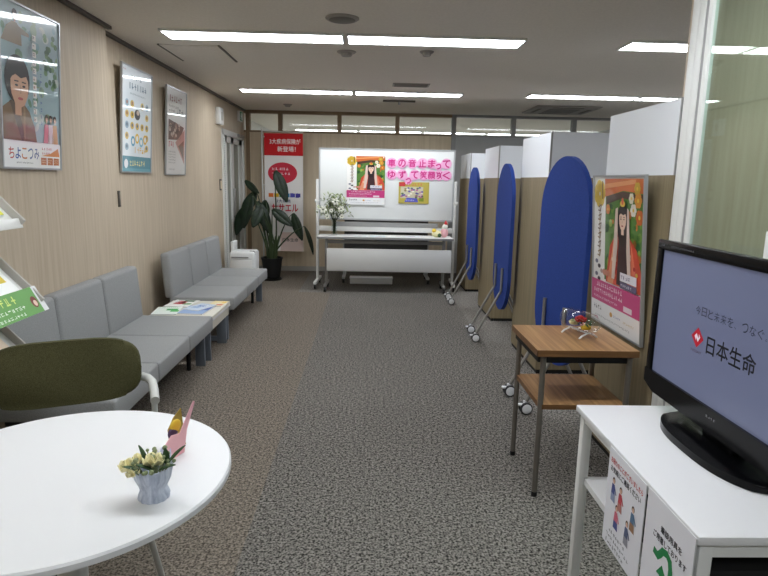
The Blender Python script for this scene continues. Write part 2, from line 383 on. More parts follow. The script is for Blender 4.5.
w = struct(MB().bb(1.258, 1.268, 0.2, 1.70, 0.08, CEIL-0.03).build('window_9', 'pane_green', smooth=False))
MB().bb(1.195, 1.225, 1.72, 1.75, 0.85, 1.275, 0.008).build('door_handle', 'white_paint', w)

# ================================================================== CEILING FITTINGS
lamp0 = None
def lamp(x0, x1, y0, y1, label, group):
    global lamp0
    if lamp0 is None:
        t = thing('ceiling_light', label, 'ceiling light', (0, 0, CEIL), group=group)
        w_, d = 1.25, 0.27
        bm = MB().bb(-w_/2, w_/2, -d/2, -d/2+0.018, -0.016, 0).bb(-w_/2, w_/2, d/2-0.018, d/2, -0.016, 0).bb(-w_/2, -w_/2+0.012, -d/2, d/2, -0.016, 0).bb(w_/2-0.012, w_/2, -d/2, d/2, -0.016, 0)
        bm.build('frame', 'white_paint', t, smooth=False)
        MB().bb(-w_/2+0.012, w_/2-0.012, -d/2+0.018, d/2-0.018, -0.010, -0.004).build('diffuser', 'lamp', t, smooth=False)
        lamp0 = t
    else: t = copy_tree(lamp0)
    t['label'] = label; t['group'] = group
    t.location = ((x0+x1)/2, (y0+y1)/2, CEIL); t.scale = ((x1-x0)/1.25, (y1-y0)/0.27, 1)
    return t
G = 'recessed strip lights in the ceiling'
lamp(-1.44, -0.19, 4.265, 4.535, 'long bright ceiling strip nearest the viewer, over the left wall side', G)
lamp(-0.17, 1.075, 4.265, 4.535, 'long bright ceiling strip nearest the viewer, middle of the room', G)
lamp(-1.47, -0.195, 6.87, 7.14, 'farther ceiling strip, on the side by the left wall', G)
lamp(-0.175, 1.045, 6.87, 7.14, 'farther ceiling strip, in front of the whiteboard, right half of the pair', G)
lamp(1.79, 3.03, 4.24, 4.51, 'ceiling strip over the booths, ending behind the white post', G)
lamp(3.05, 4.28, 4.24, 4.51, 'unseen added ceiling strip over the booths, behind the beige wall', G)  # out of sight, added only for its light over the booths
lamp(1.78, 3.02, 6.78, 7.05, 'farther ceiling strip over the booths, left half', G)
lamp(3.04, 4.28, 6.78, 7.05, 'farther ceiling strip over the booths, right half behind white panel', G)
for xx, nm in ((-1.475, 'left'), (-0.185, 'middle')):
    lamp(xx, xx+1.25, 1.75, 2.02, 'ceiling strip above the round table, %s of the row overhead' % nm, G)
    lamp(xx, xx+1.25, -0.9, -0.63, 'ceiling strip behind the viewer, %s of the row' % nm, G)
lamp(1.77, 3.02, 1.75, 2.02, 'unseen added ceiling strip behind the glazed partition, left of the pair', G)  # unseen pair of lamps, added to brighten the cross panels of the booths
lamp(3.04, 4.28, 1.75, 2.02, 'unseen added ceiling strip behind the glazed partition, right of the pair', G)
for xx, nm in ((-1.5, 'left'), (-0.2, 'centre left'), (1.1, 'centre right'), (2.4, 'right')):
    lamp(xx, xx+1.25, 12.2, 12.5, 'ceiling strip of the next room seen through the transom, %s' % nm, 'strip lights beyond the transom')

def disc_fit(name, label, cat, x, y, r, dark=True):
    t = thing(name, label, cat, (x, y, CEIL))
    MB().lathe([(r*0.1, -0.012), (r*0.86, -0.012), (r, -0.004), (r, 0)], 32).build('rim', 'fitting', t)
    if dark: MB().lathe([(r*0.1, -0.0145), (r*0.74, -0.0145), (r*0.78, -0.012)], 32).build('grille', 'grille', t)
    else: MB().lathe([(r*0.1, -0.034), (r*0.5, -0.034), (r*0.62, -0.02), (r*0.62, -0.011)], 28).build('sensor', 'fitting', t)
    return t
disc_fit('ceiling_speaker', 'round ceiling speaker grille nearest the viewer, before the strip lights', 'speaker', -0.18, 3.89, 0.105)
disc_fit('smoke_detector', 'round detector on ceiling just behind the gap of the front strips', 'smoke detector', -0.19, 4.86, 0.075, False)
disc_fit('downlight', 'small round fitting behind the right front ceiling strip', 'downlight', 0.43, 4.78, 0.055, False)
disc_fit('smoke_detector', 'small round detector on ceiling above the red banner', 'smoke detector', -1.11, 8.29, 0.06, False)
t = thing('ceiling_vent', 'dark rectangular ceiling vent between the two rows of strips', 'vent', (0.42, 6.39, CEIL))
MB().bb(-0.19, 0.19, -0.10, 0.10, -0.008, 0).build('frame', 'fitting', t, smooth=False)
b = MB()
for k in range(7): b.bb(-0.17, 0.17, -0.085+k*0.026, -0.07+k*0.026, -0.012, -0.008)
b.build('slats', 'grille', t, smooth=False)
t = thing('sprinkler_bracket', 'small dark bracket on ceiling above the whiteboard', 'bracket', (0.36, 7.62, CEIL))
MB().bb(-0.2, 0.2, -0.02, 0.02, -0.02, 0).build('rail', 'fitting_dark', t, smooth=False)
MB().tube([(0, 0, -0.02), (0, 0, -0.05)], 0.015).build('nozzle', 'metal', t)
t = thing('ceiling_hatch', 'square access hatch in the ceiling above the left wall posters', 'hatch', (-1.38, 5.06, CEIL))
MB().bb(-0.22, 0.22, -0.30, 0.30, -0.006, 0).build('hatch_panel', 'ceiling', t, smooth=False)
for q in (-1, 1): MB().bb(q*0.2275-0.0075, q*0.2275+0.0075, -0.31, 0.31, -0.008, 0).build('hatch_rim', 'fitting_dark', t, smooth=False)
t = thing('ceiling_air_conditioner', 'square cassette air conditioner in the ceiling at far right', 'air conditioner', (2.55, 8.15, CEIL))
MB().bb(-0.42, 0.42, -0.40, 0.40, -0.02, 0, 0.006).build('cover', 'fitting', t)
MB().bb(-0.2, 0.2, -0.2, 0.2, -0.026, -0.02).build('intake_grille', 'grille', t, smooth=False)
for k in range(4):
    a = k*PI/2; c, s = math.cos(a), math.sin(a)
    MB().box((0.33*c, 0.33*s, -0.022), (0.04 if abs(c) > 0.5 else 0.4, 0.4 if abs(c) > 0.5 else 0.04, 0.006)).build('outlet', 'fitting_dark', t, smooth=False)

# ================================================================== LEFT WALL
def framed(name, label, w, h, loc, rz, tilt, art, group=None, frame='alu', fw=0.014):
    t = thing(name, label, 'poster', loc, rz, group, rx=tilt)
    b = MB().bb(-w/2, w/2, -0.016, 0, 0, fw).bb(-w/2, w/2, -0.016, 0, h-fw, h).bb(-w/2, -w/2+fw, -0.016, 0, fw, h-fw).bb(w/2-fw, w/2, -0.016, 0, fw, h-fw)
    b.build('frame', frame, t, smooth=False)
    o = art.build('printed_sheet', 'print_gloss', t); o.location = (-w/2+fw, -0.009, fw)
    MB().bb(-w/2+fw*0.5, w/2-fw*0.5, -0.008, -0.002, fw*0.5, h-fw*0.5).build('backing', 'white_paint', t, smooth=False)
    return t
def face(A, x, y, s, skin, hair, l, turn=0.0, longhair=False):
    # a simple portrait head of height 2*s
    if longhair: A.ell(x, y-0.45*s, 0.95*s, 1.75*s, hair, l)
    A.ell(x, y+0.22*s, 0.92*s, 1.0*s, hair, l)
    A.poly([(x-0.22*s, y-1.25*s), (x+0.25*s, y-1.25*s), (x+0.22*s, y-0.5*s), (x-0.22*s, y-0.5*s)], skin, l+1)
    A.poly([(x+turn*s+px*s, y+py*s) for px, py in ((-0.62, 0.4), (-0.66, 0), (-0.6, -0.4), (-0.36, -0.78), (0, -0.95), (0.36, -0.78), (0.6, -0.4), (0.66, 0), (0.62, 0.4), (0.3, 0.62), (-0.3, 0.62))], skin, l+2)
    A.poly([(x+turn*s+px*s, y+py*s) for px, py in ((-0.72, 0.1), (-0.68, 0.5), (-0.3, 0.85), (0.3, 0.85), (0.7, 0.5), (0.72, 0.1), (0.5, 0.42), (0.1, 0.3), (-0.3, 0.42), (-0.55, 0.3))], hair, l+3)
    xx = x+turn*1.25*s
    for sgn in (-1, 1):
        A.ell(xx+sgn*0.27*s, y-0.02*s, 0.12*s, 0.05*s, (40, 28, 24), l+4, 10)
        A.stroke([(xx+sgn*0.14*s, y+0.15*s), (xx+sgn*0.42*s, y+0.14*s)], 0.05*s, hair, l+4)
    A.stroke([(xx, y), (xx+0.05*s, y-0.3*s), (xx-0.04*s, y-0.32*s)], 0.035*s, tuple(int(c*0.8) for c in skin), l+4)
    A.ell(xx, y-0.55*s, 0.2*s, 0.06*s, (176, 84, 80), l+4, 12)
R = random.Random(3)
# man's portrait poster
def art_man(w, h):
    A = Art(); W, H = w, h
    A.rect(0, 0, W, H, (238, 238, 236), 0)
    A.rect(0, 0.17*H, W, H, (150, 174, 178), 1)
    for k in range(70):
        c = R.choice([(120, 160, 168), (176, 196, 196), (136, 160, 128), (196, 204, 196), (104, 140, 112), (160, 176, 186)])
        A.ell(R.uniform(0.04, 0.96)*W, R.uniform(0.26, 0.96)*H, R.uniform(0.015, 0.045)*W*1.4, R.uniform(0.015, 0.045)*H, c, 2, 9, R.random()*3)
    for k in range(26): A.ell(R.uniform(0.72, 0.95)*W, R.uniform(0.55, 0.9)*H, 0.035*W, 0.02*H, R.choice([(84, 124, 84), (112, 148, 104), (64, 100, 72)]), 3, 8)
    # small figure above
    A.poly([(0.02*W, 0.76*H), (0.34*W, 0.76*H), (0.33*W, 0.86*H), (0.27*W, 0.89*H), (0.19*W, 0.89*H), (0.1*W, 0.85*H)], (126, 104, 72), 4)
    A.poly([(0.27*W, 0.88*H), (0.46*W, 0.85*H), (0.46*W, 0.83*H), (0.27*W, 0.83*H)], (126, 104, 72), 4)
    face(A, 0.235*W, 0.93*H, 0.032*H, (206, 164, 136), (36, 30, 28), 5)
    # main figure
    A.poly([(0, 0.17*H), (0.56*W, 0.17*H), (0.52*W, 0.27*H), (0.44*W, 0.36*H), (0.34*W, 0.41*H), (0.16*W, 0.42*H), (0, 0.36*H)], (122, 96, 66), 6)
    A.poly([(0.12*W, 0.41*H), (0.2*W, 0.42*H), (0.3*W, 0.3*H), (0.36*W, 0.17*H), (0.3*W, 0.17*H)], (88, 68, 48), 7)
    A.poly([(0.34*W, 0.41*H), (0.37*W, 0.37*H), (0.36*W, 0.17*H), (0.33*W, 0.17*H)], (150, 122, 88), 7)
    face(A, 0.25*W, 0.515*H, 0.15*H, (208, 160, 130), (30, 27, 28), 8, 0.14)
    # title column of brown and red marks, people at right
    for k in range(11):
        y = 0.84*H-k*0.052*H; A.rect(0.515*W, y-0.018*H, 0.575*W, y+0.018*H, (236, 232, 224), 4); A.marks(0.52*W, y-0.016*H, 0.575*W, y+0.016*H, 1, (150, 84, 60) if k > 4 else (110, 110, 120), 5, 0.9)
    for k in range(9):
        y = 0.66*H-k*0.045*H; A.marks(0.64*W, y-0.014*H, 0.7*W, y+0.014*H, 1, (70, 84, 150), 5, 0.9)
    for x, c in ((0.74, (206, 120, 128)), (0.82, (222, 200, 204)), (0.9, (206, 160, 108))):
        A.poly([(x*W-0.06*W, 0.17*H), (x*W+0.06*W, 0.17*H), (x*W+0.035*W, 0.3*H), (x*W-0.035*W, 0.3*H)], c, 6); face(A, x*W, 0.335*H, 0.024*H, (220, 180, 156), (60, 44, 40), 7)
    # bottom strip
    A.rect(0, 0, W, 0.165*H, (240, 240, 238), 9)
    for i, ch in enumerate('ちょこつみ'):
        A.text(ch, (0.08+i*0.105)*W, 0.055*H, (0.165+i*0.105)*W, 0.125*H, [(196, 70, 60), (60, 90, 160), (206, 120, 40), (90, 110, 160), (70, 90, 150)][i], 10, 0.01)
    A.marks(0.2*W, 0.02*H, 0.56*W, 0.038*H, 1, (80, 80, 80), 10)
    for k in range(3):
        A.rect((0.62+k*0.12)*W, 0.02*H, (0.725+k*0.12)*W, 0.07*H, (190, 104, 56), 10)
        A.marks((0.63+k*0.12)*W, 0.03*H, (0.72+k*0.12)*W, 0.06*H, 2, (240, 220, 190), 11)
    A.poly([(0.62*W, 0.08*H), (0.98*W, 0.08*H), (0.95*W, 0.14*H), (0.8*W, 0.1*H)], (214, 140, 80), 10)
    A.marks(0.64*W, 0.085*H, 0.86*W, 0.145*H, 2, (190, 60, 60), 11)
    return A
framed('wall_poster', 'large framed poster of a man in brown coat, nearest on the left wall', 0.55, 0.79, (XL0+0.004, 3.20, 1.42), PI/2, 0.062, art_man(0.53, 0.77), 'framed posters on the left wall', fw=0.010)
def art_icons(w, h):
    A = Art(); W, H = w, h
    A.rect(0, 0, W, H, (226, 234, 238), 0)
    A.marks(0.3*W, 0.88*H, 0.86*W, 0.94*H, 1, (60, 110, 130), 1, 0.8); A.marks(0.22*W, 0.79*H, 0.9*W, 0.865*H, 1, (40, 96, 120), 1, 0.9); A.marks(0.26*W, 0.74*H, 0.84*W, 0.77*H, 1, (90, 120, 130), 1)
    A.marks(0.04*W, 0.95*H, 0.16*W, 0.975*H, 1, (180, 60, 60), 1)
    for j in range(5):
        for i in range(5):
            if j >= 1 and j < 2 and 1 < i < 4: continue
            if j == 0 and 1 < i < 3: continue
            if j == 4 and 0 < i < 4: continue
            if j == 3 and 1 <= i <= 3: continue
            x, y = (0.16+i*0.17)*W, (0.66-j*0.105)*H
            A.ell(x, y, 0.06*W, 0.036*H, R.choice([(222, 188, 70), (226, 200, 110), (214, 180, 80), (150, 180, 196)]), 1, 14)
            A.ell(x, y+0.004*H, 0.026*W, 0.018*H, R.choice([(120, 96, 60), (90, 110, 130), (170, 110, 70)]), 2, 10)
    A.ell(0.5*W, 0.565*H, 0.095*W, 0.052*H, (46, 50, 58), 2); A.ell(0.52*W, 0.585*H, 0.05*W, 0.024*H, (210, 190, 170), 3)
    A.rect(0, 0, W, 0.15*H, (60, 138, 156), 1); A.rect(0, 0.0, W, 0.03*H, (90, 160, 176), 2)
    A.ell(0.14*W, 0.075*H, 0.06*W, 0.045*H, (236, 240, 240), 2); A.marks(0.26*W, 0.05*H, 0.95*W, 0.115*H, 1, (236, 230, 150), 2, 0.9)
    for i, c in enumerate([(80, 160, 190), (232, 190, 40), (120, 190, 210), (226, 180, 50)]): A.ell((0.36+i*0.14)*W, 0.3*H+(i % 2)*0.03*H, 0.07*W, 0.05*H, c, 2)
    for i, c in enumerate([(80, 160, 190), (232, 190, 40), (120, 190, 210), (226, 180, 50)]): A.ell((0.36+i*0.14)*W, 0.3*H+(i % 2)*0.03*H, 0.038*W, 0.028*H, (240, 242, 236), 3)
    A.marks(0.42*W, 0.18*H, 0.86*W, 0.25*H, 1, (226, 176, 30), 2, 0.95)
    return A
framed('wall_poster', 'framed pale blue poster with rows of yellow icons and teal band', 0.61, 0.79, (XL+0.004, 4.83, 1.42), PI/2, 0.062, art_icons(0.59, 0.77), 'framed posters on the left wall', fw=0.010)
def art_photos(w, h):
    A = Art(); W, H = w, h
    A.rect(0, 0, W, H, (226, 224, 220), 0)
    A.marks(0.12*W, 0.84*H, 0.9*W, 0.93*H, 1, (150, 96, 92), 1, 0.9); A.marks(0.12*W, 0.72*H, 0.62*W, 0.82*H, 2, (110, 104, 104), 1); A.marks(0.5*W, 0.7*H, 0.92*W, 0.8*H, 1, (80, 90, 110), 1, 0.9)
    A.poly([(0.1*W, 0.64*H), (0.9*W, 0.58*H), (0.7*W, 0.42*H), (0.1*W, 0.4*H)], (112, 84, 78), 1)
    for k in range(24): A.ell(R.uniform(0.15, 0.7)*W, R.uniform(0.44, 0.6)*H, 0.05*W, 0.022*H, R.choice([(180, 150, 140), (80, 60, 60), (150, 110, 100), (206, 186, 176)]), 2, 8)
    A.poly([(0.95*W, 0.56*H), (0.95*W, 0.12*H), (0.45*W, 0.38*H)], (196, 150, 140), 1)
    A.poly([(0.9*W, 0.42*H), (0.9*W, 0.18*H), (0.6*W, 0.34*H)], (118, 92, 74), 2)
    A.marks(0.12*W, 0.31*H, 0.5*W, 0.39*H, 1, (196, 70, 90), 2, 0.9); A.marks(0.12*W, 0.12*H, 0.5*W, 0.28*H, 5, (130, 126, 122), 2); A.marks(0.14*W, 0.04*H, 0.5*W, 0.075*H, 1, (150, 146, 140), 2)
    return A
framed('wall_poster', 'framed white and brown poster nearest the door on the left wall', 0.58, 0.79, (XL+0.004, 5.79, 1.41), PI/2, 0.058, art_photos(0.56, 0.77), 'framed posters on the left wall', fw=0.010)
t = thing('lock_plate', 'dark vertical pull plate on the wood wall under the icon poster', 'handle', (XL, 4.49, 1.225), PI/2)
MB().bb(-0.022, 0.022, -0.006, 0, -0.06, 0.06, 0.003).build('plate', 'handle_dark', t); MB().bb(-0.012, 0.012, -0.009, -0.004, -0.045, 0.045).build('pull', 'metal_dark', t, smooth=False)
t = thing('switch_plate', 'small brown framed switch plate beside the far door', 'switch', (XL, 7.55, 1.305), PI/2)
MB().bb(-0.045, 0.045, -0.008, 0, -0.07, 0.07, 0.003).build('plate', 'handle_dark', t); MB().bb(-0.03, 0.03, -0.011, -0.006, -0.05, 0.05).build('rocker', 'back_wood', t, smooth=False)
t = thing('wall_box', 'white box fixed high on the wall beside the door head', 'control box', (XL, 7.5, 2.03), PI/2)
MB().bb(-0.1, 0.1, -0.055, 0, 0, 0.2, 0.01).build('case', 'white_paint', t); MB().bb(-0.03, 0.03, -0.058, -0.053, 0.05, 0.15).build('face_panel', 'base_grey', t, smooth=False)
t = thing('exit_sign', 'small green exit sign above the far left door', 'exit sign', (XL, 8.72, 2.18), PI/2)
MB().bb(-0.1, 0.1, -0.035, 0, 0, 0.14, 0.004).build('case', 'white_paint', t)
A = Art(); A.rect(-0.09, 0.01, 0.09, 0.13, (30, 132, 76), 0); A.rect(0.0, 0.02, 0.08, 0.12, (226, 240, 230), 1); A.ell(-0.03, 0.1, 0.012, 0.012, (232, 244, 236), 1, 10)
A.stroke([(-0.03, 0.09), (-0.02, 0.06), (-0.05, 0.03)], 0.014, (232, 244, 236), 1); A.stroke([(-0.02, 0.06), (0.005, 0.045), (0.0, 0.025)], 0.012, (30, 132, 76), 2); A.stroke([(-0.055, 0.07), (-0.025, 0.08), (0.0, 0.065)], 0.01, (232, 244, 236), 1)
o = A.build('sign_face', 'print', t); o.location = (0, -0.036, 0)

# ================================================================== BENCHES
def bench(label, x, y0, y1):
    t = thing('bench_seat', label, 'bench', (x, y0, 0), group='grey three-seat lobby benches')
    L_ = (y1-y0)/3
    for k in range(3):
        a, c = k*L_+0.002, (k+1)*L_-0.002
        MB().bb(0.0, 0.55, a, c, 0.265, 0.38, 0.016, 3).build('seat_cushion', 'sofa', t)
        b = MB().box((0, 0, 0.19), (0.085, c-a, 0.39), 0.026, 4)
        bm = b.bm
        for v in bm.verts:    # soft bulge at the middle of the back pad, narrower towards the top
            f = v.co.z/0.385
            if v.co.x > 0: v.co.x += 0.018*math.sin(PI*min(1, max(0, f)))*math.cos(PI*v.co.y/(c-a))
            v.co.x -= 0.03*f
        bmesh.ops.translate(bm, vec=(0.0, (a+c)/2, 0.365), verts=bm.verts)
        b.build('back_cushion', 'sofa', t)
    MB().bb(0.03, 0.50, 0.02, y1-y0-0.02, 0.235, 0.265).build('seat_rail', 'matte_black', t, smooth=False)
    for yy in (0.03, y1-y0-0.03):
        MB().bb(0.42, 0.49, yy-0.012, yy+0.012, 0, 0.236, 0.003).build('leg', 'plate_grey', t); MB().bb(0.03, 0.08, yy-0.012, yy+0.012, 0, 0.236, 0.003).build('leg', 'plate_grey', t)
    MB().tube([(0.40, y1-y0-0.14, 0), (0.40, y1-y0-0.14, 0.236)], 0.016).build('leg', 'matte_black', t)
    return t
bench('grey fabric three-seat bench behind the green chair', -1.70, 2.60, 4.33)
bench('grey fabric three-seat bench near the potted plant', -1.70, 5.02, 6.73)
t = thing('magazine_table', 'low pale table between the two grey benches', 'side table', (-1.65, 4.40, 0))
MB().bb(0, 0.48, 0, 0.56, 0.335, 0.36, 0.004).build('tabletop', 'beige_lam', t)
MB().bb(0.01, 0.47, 0.01, 0.55, 0.25, 0.335).build('shelf_box', 'beige_lam', t, smooth=False)
MB().bb(0.47, 0.482, 0.0, 0.56, 0.322, 0.338).build('edge_highlight', 'white_lam', t, smooth=False)  # white strip standing in for the bright highlight along the table edge
for yy in (0.03, 0.53):
    MB().bb(0.37, 0.45, yy-0.012, yy+0.012, 0, 0.25, 0.003).build('leg', 'plate_grey', t); MB().bb(0.03, 0.10, yy-0.012, yy+0.012, 0, 0.25, 0.003).build('leg', 'plate_grey', t)
MB().bb(0.1, 0.38, 0.518, 0.542, 0.02, 0.06).build('foot_rail', 'plate_grey', t, smooth=False)
def booklet(name, label, cat, x, y, z, rz, w, h, base, extra, thick=0.006, group=None, rx=0.0, ry=0.0):
    t = thing(name, label, cat, (x, y, z), rz, group); t.rotation_euler = (rx, ry, rz)
    MB().bb(-w/2, w/2, -h/2, h/2, 0, thick, 0.0).build('pages', 'white_lam', t, smooth=False)
    A = Art(); A.rect(-w/2, -h/2, w/2, h/2, base, 1)
    for k, c in enumerate(extra):
        r = random.Random(k*7+int(w*1000)+int(abs(x)*100))
        a, bq = r.uniform(-0.36, 0.2)*w, r.uniform(-0.4, 0.25)*h
        if k % 2: A.ell(a+0.1*w, bq+0.1*h, 0.2*w, 0.13*h, c, 2, 16)
        else: A.rect(a, bq, min(a+0.45*w, w*0.48), min(bq+0.22*h, h*0.48), c, 2)
    A.marks(-0.4*w, 0.3*h, 0.4*w, 0.44*h, 2, extra[-1] if extra else (90, 90, 90), 3)
    o = A.build('cover', 'print', t); o.rotation_euler = (-PI/2, 0, 0); o.location = (0, 0, thick+0.0002)
    return t
G = 'brochures lying on the magazine table'
booklet('brochure', 'white and green brochure at the wall end of magazine table', 'brochure', -1.56, 4.54, 0.361, 0.12, 0.19, 0.26, (232, 240, 232), [(70, 170, 90), (230, 240, 230), (90, 180, 100)], group=G)
booklet('brochure', 'white brochure with red and green print on magazine table', 'brochure', -1.53, 4.82, 0.361, -0.1, 0.2, 0.26, (236, 236, 230), [(200, 60, 70), (120, 160, 110), (230, 220, 220), (190, 80, 90), (90, 120, 90)], group=G)
booklet('brochure', 'light blue brochure in the middle of magazine table', 'brochure', -1.345, 4.575, 0.361, -0.08, 0.2, 0.28, (150, 176, 214), [(90, 116, 176), (206, 220, 236), (84, 110, 180), (190, 206, 230)], 0.008, group=G)
booklet('brochure', 'pale blue brochure overlapping the darker blue one', 'brochure', -1.34, 4.66, 0.3695, -0.4, 0.15, 0.24, (206, 218, 232), [(150, 180, 214), (232, 236, 240), (120, 150, 200)], 0.004, group=G)
booklet('brochure', 'yellow and cream brochure at aisle end of magazine table', 'brochure', -1.24, 4.84, 0.361, -0.1, 0.12, 0.2, (236, 220, 168), [(232, 196, 70), (240, 232, 210), (214, 120, 110)], 0.004, group=G)

# ================================================================== BROCHURE RACK
t = thing('brochure_rack', 'white tiered brochure rack against the left wall at frame edge', 'brochure rack', (-1.75, 1.75, 0))
tilt = math.radians(46)
RK = [(0.305, 1.180), (0.355, 0.850), (0.365, 0.54)]   # front lower corner of each tray in x, z
for x, z in RK:
    L_ = 0.30; cx, cz = x-L_*math.cos(tilt)/2, z+L_*math.sin(tilt)/2
    tr = MB().box((cx, 0.375, cz), (L_, 0.75, 0.008), rot=(0, tilt, 0)).build('tray', 'white_paint', t, smooth=False)
    for yy in (0.006, 0.744): MB().box((cx+0.012, yy, cz+0.014), (L_, 0.012, 0.036), 0.003, rot=(0, tilt, 0)).build('tray_side', 'base_grey', tr)
    MB().box((x+0.002, 0.375, z+0.016), (0.006, 0.75, 0.042), 0.002, rot=(0, tilt-PI/2+0.5, 0)).build('front_lip', 'white_paint', tr)
for yy in (0.02, 0.73):
    MB().tube([(0.06, yy, 0), (0.06, yy, 1.55)], 0.014).build('upright', 'white_paint', t)
    MB().bb(0.02, 0.39, yy-0.015, yy+0.015, 0.0, 0.03, 0.005).build('foot', 'white_paint', t)
    b = MB()
    for x, z in RK: b.tube([(0.06, yy, z+0.10), (x-0.10, yy, z+0.10)], 0.008)
    b.build('bracket', 'white_paint', t)
def leaflet_on(k, y, w, h, base, extra, label, up=0.03):
    x, z = RK[k]; dd = up+h/2
    px = -1.75+x-dd*math.cos(tilt)+0.010*math.sin(tilt); pz = z+dd*math.sin(tilt)+0.010*math.cos(tilt)
    t2 = booklet('leaflet', label, 'leaflet', px, y, pz, PI/2, w, h, base, extra, 0.003, group='leaflets in the brochure rack', rx=tilt)
    return t2
leaflet_on(0, 2.34, 0.21, 0.24, (214, 214, 40), [(240, 240, 200), (220, 220, 60), (200, 90, 60), (250, 250, 240)], 'yellow-green leaflet on the top tray of brochure rack', 0.06)
leaflet_on(0, 2.08, 0.21, 0.24, (236, 236, 230), [(120, 170, 210), (210, 214, 60)], 'white leaflet on the top tray of brochure rack')
leaflet_on(1, 2.34, 0.22, 0.24, (238, 238, 234), [(236, 214, 40), (240, 236, 210), (226, 200, 60)], 'white leaflet with yellow patch on second rack tray')
leaflet_on(2, 2.33, 0.21, 0.24, (236, 214, 190), [(230, 170, 120), (240, 236, 210)], 'cream leaflet on the lowest rack tray')
t = thing('rack_sign', 'green card with white lettering on the second rack tray lip', 'sign', (-1.75+RK[1][0]+0.030, 2.31, RK[1][1]-0.022), PI/2, rx=-0.5)
MB().bb(-0.2, 0.2, -0.002, 0.002, 0, 0.115).build('card', 'white_lam', t, smooth=False)
A = Art(); A.rect(-0.2, 0, 0.165, 0.115, (104, 158, 84), 6); A.marks(-0.19, 0.062, 0.14, 0.105, 1, (206, 224, 120), 7, 0.85); A.marks(-0.19, 0.03, 0.1, 0.056, 1, (232, 240, 226), 7); A.marks(-0.19, 0.004, 0.11, 0.028, 1, (232, 240, 226), 7)
A.ell(0.135, 0.05, 0.022, 0.026, (120, 60, 50), 7, 12); A.ell(0.137, 0.044, 0.012, 0.014, (232, 200, 180), 8, 10)
A.build('print', 'print', t)

# ================================================================== GREEN CHAIR
ang = math.radians(23)
t = thing('armchair', 'dark green upholstered chair with grey arms behind the round table', 'chair', (-1.012, 1.93, 0), ang)
# local -y faces the table
b = MB(); n = 30; rows = []
out = []
for k in range(40):
    a = 2*PI*k/40; ca, sa = math.cos(a), math.sin(a)
    out.append((0.236*math.copysign(abs(ca)**0.5, ca), 0.108*math.copysign(abs(sa)**0.62, sa)))
b.prism(out, 0.05, bev=0.016)
for v in b.bm.verts: v.co.y += -0.30*v.co.x**2
bmesh.ops.transform(b.bm, matrix=Matrix.Translation((0, 0, 0.742)) @ Matrix.Rotation(-0.15, 4, 'X'), verts=b.bm.verts)
b.build('backrest', 'green', t)
MB().box((0, -0.24, 0.43), (0.48, 0.44, 0.06), 0.026, 3).build('seat', 'green', t)
for s in (-1, 1):
    MB().tube([(s*0.235, 0.0, 0.70), (s*0.255, -0.012, 0.695), (s*0.268, -0.04, 0.688), (s*0.27, -0.10, 0.675), (s*0.268, -0.17, 0.665)], 0.015, 12).build('armrest', 'chair_grey', t)
    MB().tube([(s*0.269, -0.10, 0.67), (s*0.266, -0.13, 0.47), (s*0.25, -0.25, 0.425), (s*0.205, -0.36, 0.40), (s*0.21, -0.35, 0.36), (s*0.267, -0.211, 0.0)], 0.010, 10).build('leg', 'chair_grey', t)
    MB().tube([(s*0.20, -0.06, 0.425), (s*0.26, 0.13, 0.0)], 0.012, 10).build('leg', 'chair_grey', t)
MB().tube([(-0.205, -0.36, 0.40), (0.205, -0.36, 0.40)], 0.01).tube([(-0.20, -0.06, 0.41), (0.20, -0.06, 0.41)], 0.01).build('seat_frame', 'chair_grey', t)

# ================================================================== ROUND TABLE
RC = (-0.716, 1.326)
t = thing('round_table', 'round white table in the front left corner', 'table', (RC[0], RC[1], 0))
MB().lathe([(0.02, 0.678), (0.377, 0.678), (0.385, 0.683), (0.385, 0.695), (0.381, 0.70), (0.02, 0.70)], 96).build('tabletop', 'white_lam', t)
MB().lathe([(0.16, 0.66), (0.16, 0.678)], 32).lathe([(0.034, 0.03), (0.034, 0.655)], 24).build('column', 'white_paint', t)
MB().lathe([(0.02, 0.0), (0.20, 0.0), (0.20, 0.012), (0.05, 0.03), (0.03, 0.032)], 40).build('base_plate', 'white_paint', t)
# flower cup
t = thing('flower_cup', 'blue-grey ribbed cup of artificial flowers on the round table', 'flower pot', (-0.465, 1.215, 0.70))
MB().lathe([(0.006, 0.0), (0.032, 0.0), (0.034, 0.006), (0.028, 0.024), (0.030, 0.032), (0.038, 0.05), (0.043, 0.075), (0.040, 0.075), (0.034, 0.05), (0.006, 0.045)], 48, ripple=0.03, nrip=12).build('cup', 'ceramic', t)
r = random.Random(5); b = MB()
for k in range(30):
    a = r.uniform(0, 2*PI); q = r.uniform(0, 0.036); h = r.uniform(0.004, 0.03)
    b.tube([(q*math.cos(a)*0.6, q*math.sin(a)*0.6, 0.05), (q*math.cos(a)*1.35, q*math.sin(a)*1.35, 0.072+h)], 0.0014, 5)
    b.sphere((q*math.cos(a)*1.35, q*math.sin(a)*1.35, 0.074+h), r.uniform(0.003, 0.006), 6)
b.build('dried_moss', 'sage', t)
def rose(b, c, s, rr):
    c = Vector(c)
    for ring, (nn, rad, tl) in enumerate(((3, 0.25, 0.2), (5, 0.5, 0.6), (6, 0.8, 1.0))):
        for k in range(nn):
            a = 2*PI*k/nn+ring*0.5+rr; d = Vector((math.cos(a), math.sin(a), 0)); base = c+d*rad*0.25*s
            tip = c+d*rad*s+Vector((0, 0, (1.0-0.35*tl)*s)); b.leaf(base, tip, s*1.0, cup=0.5, n=5, side=Vector((-d.y, d.x, 0)))
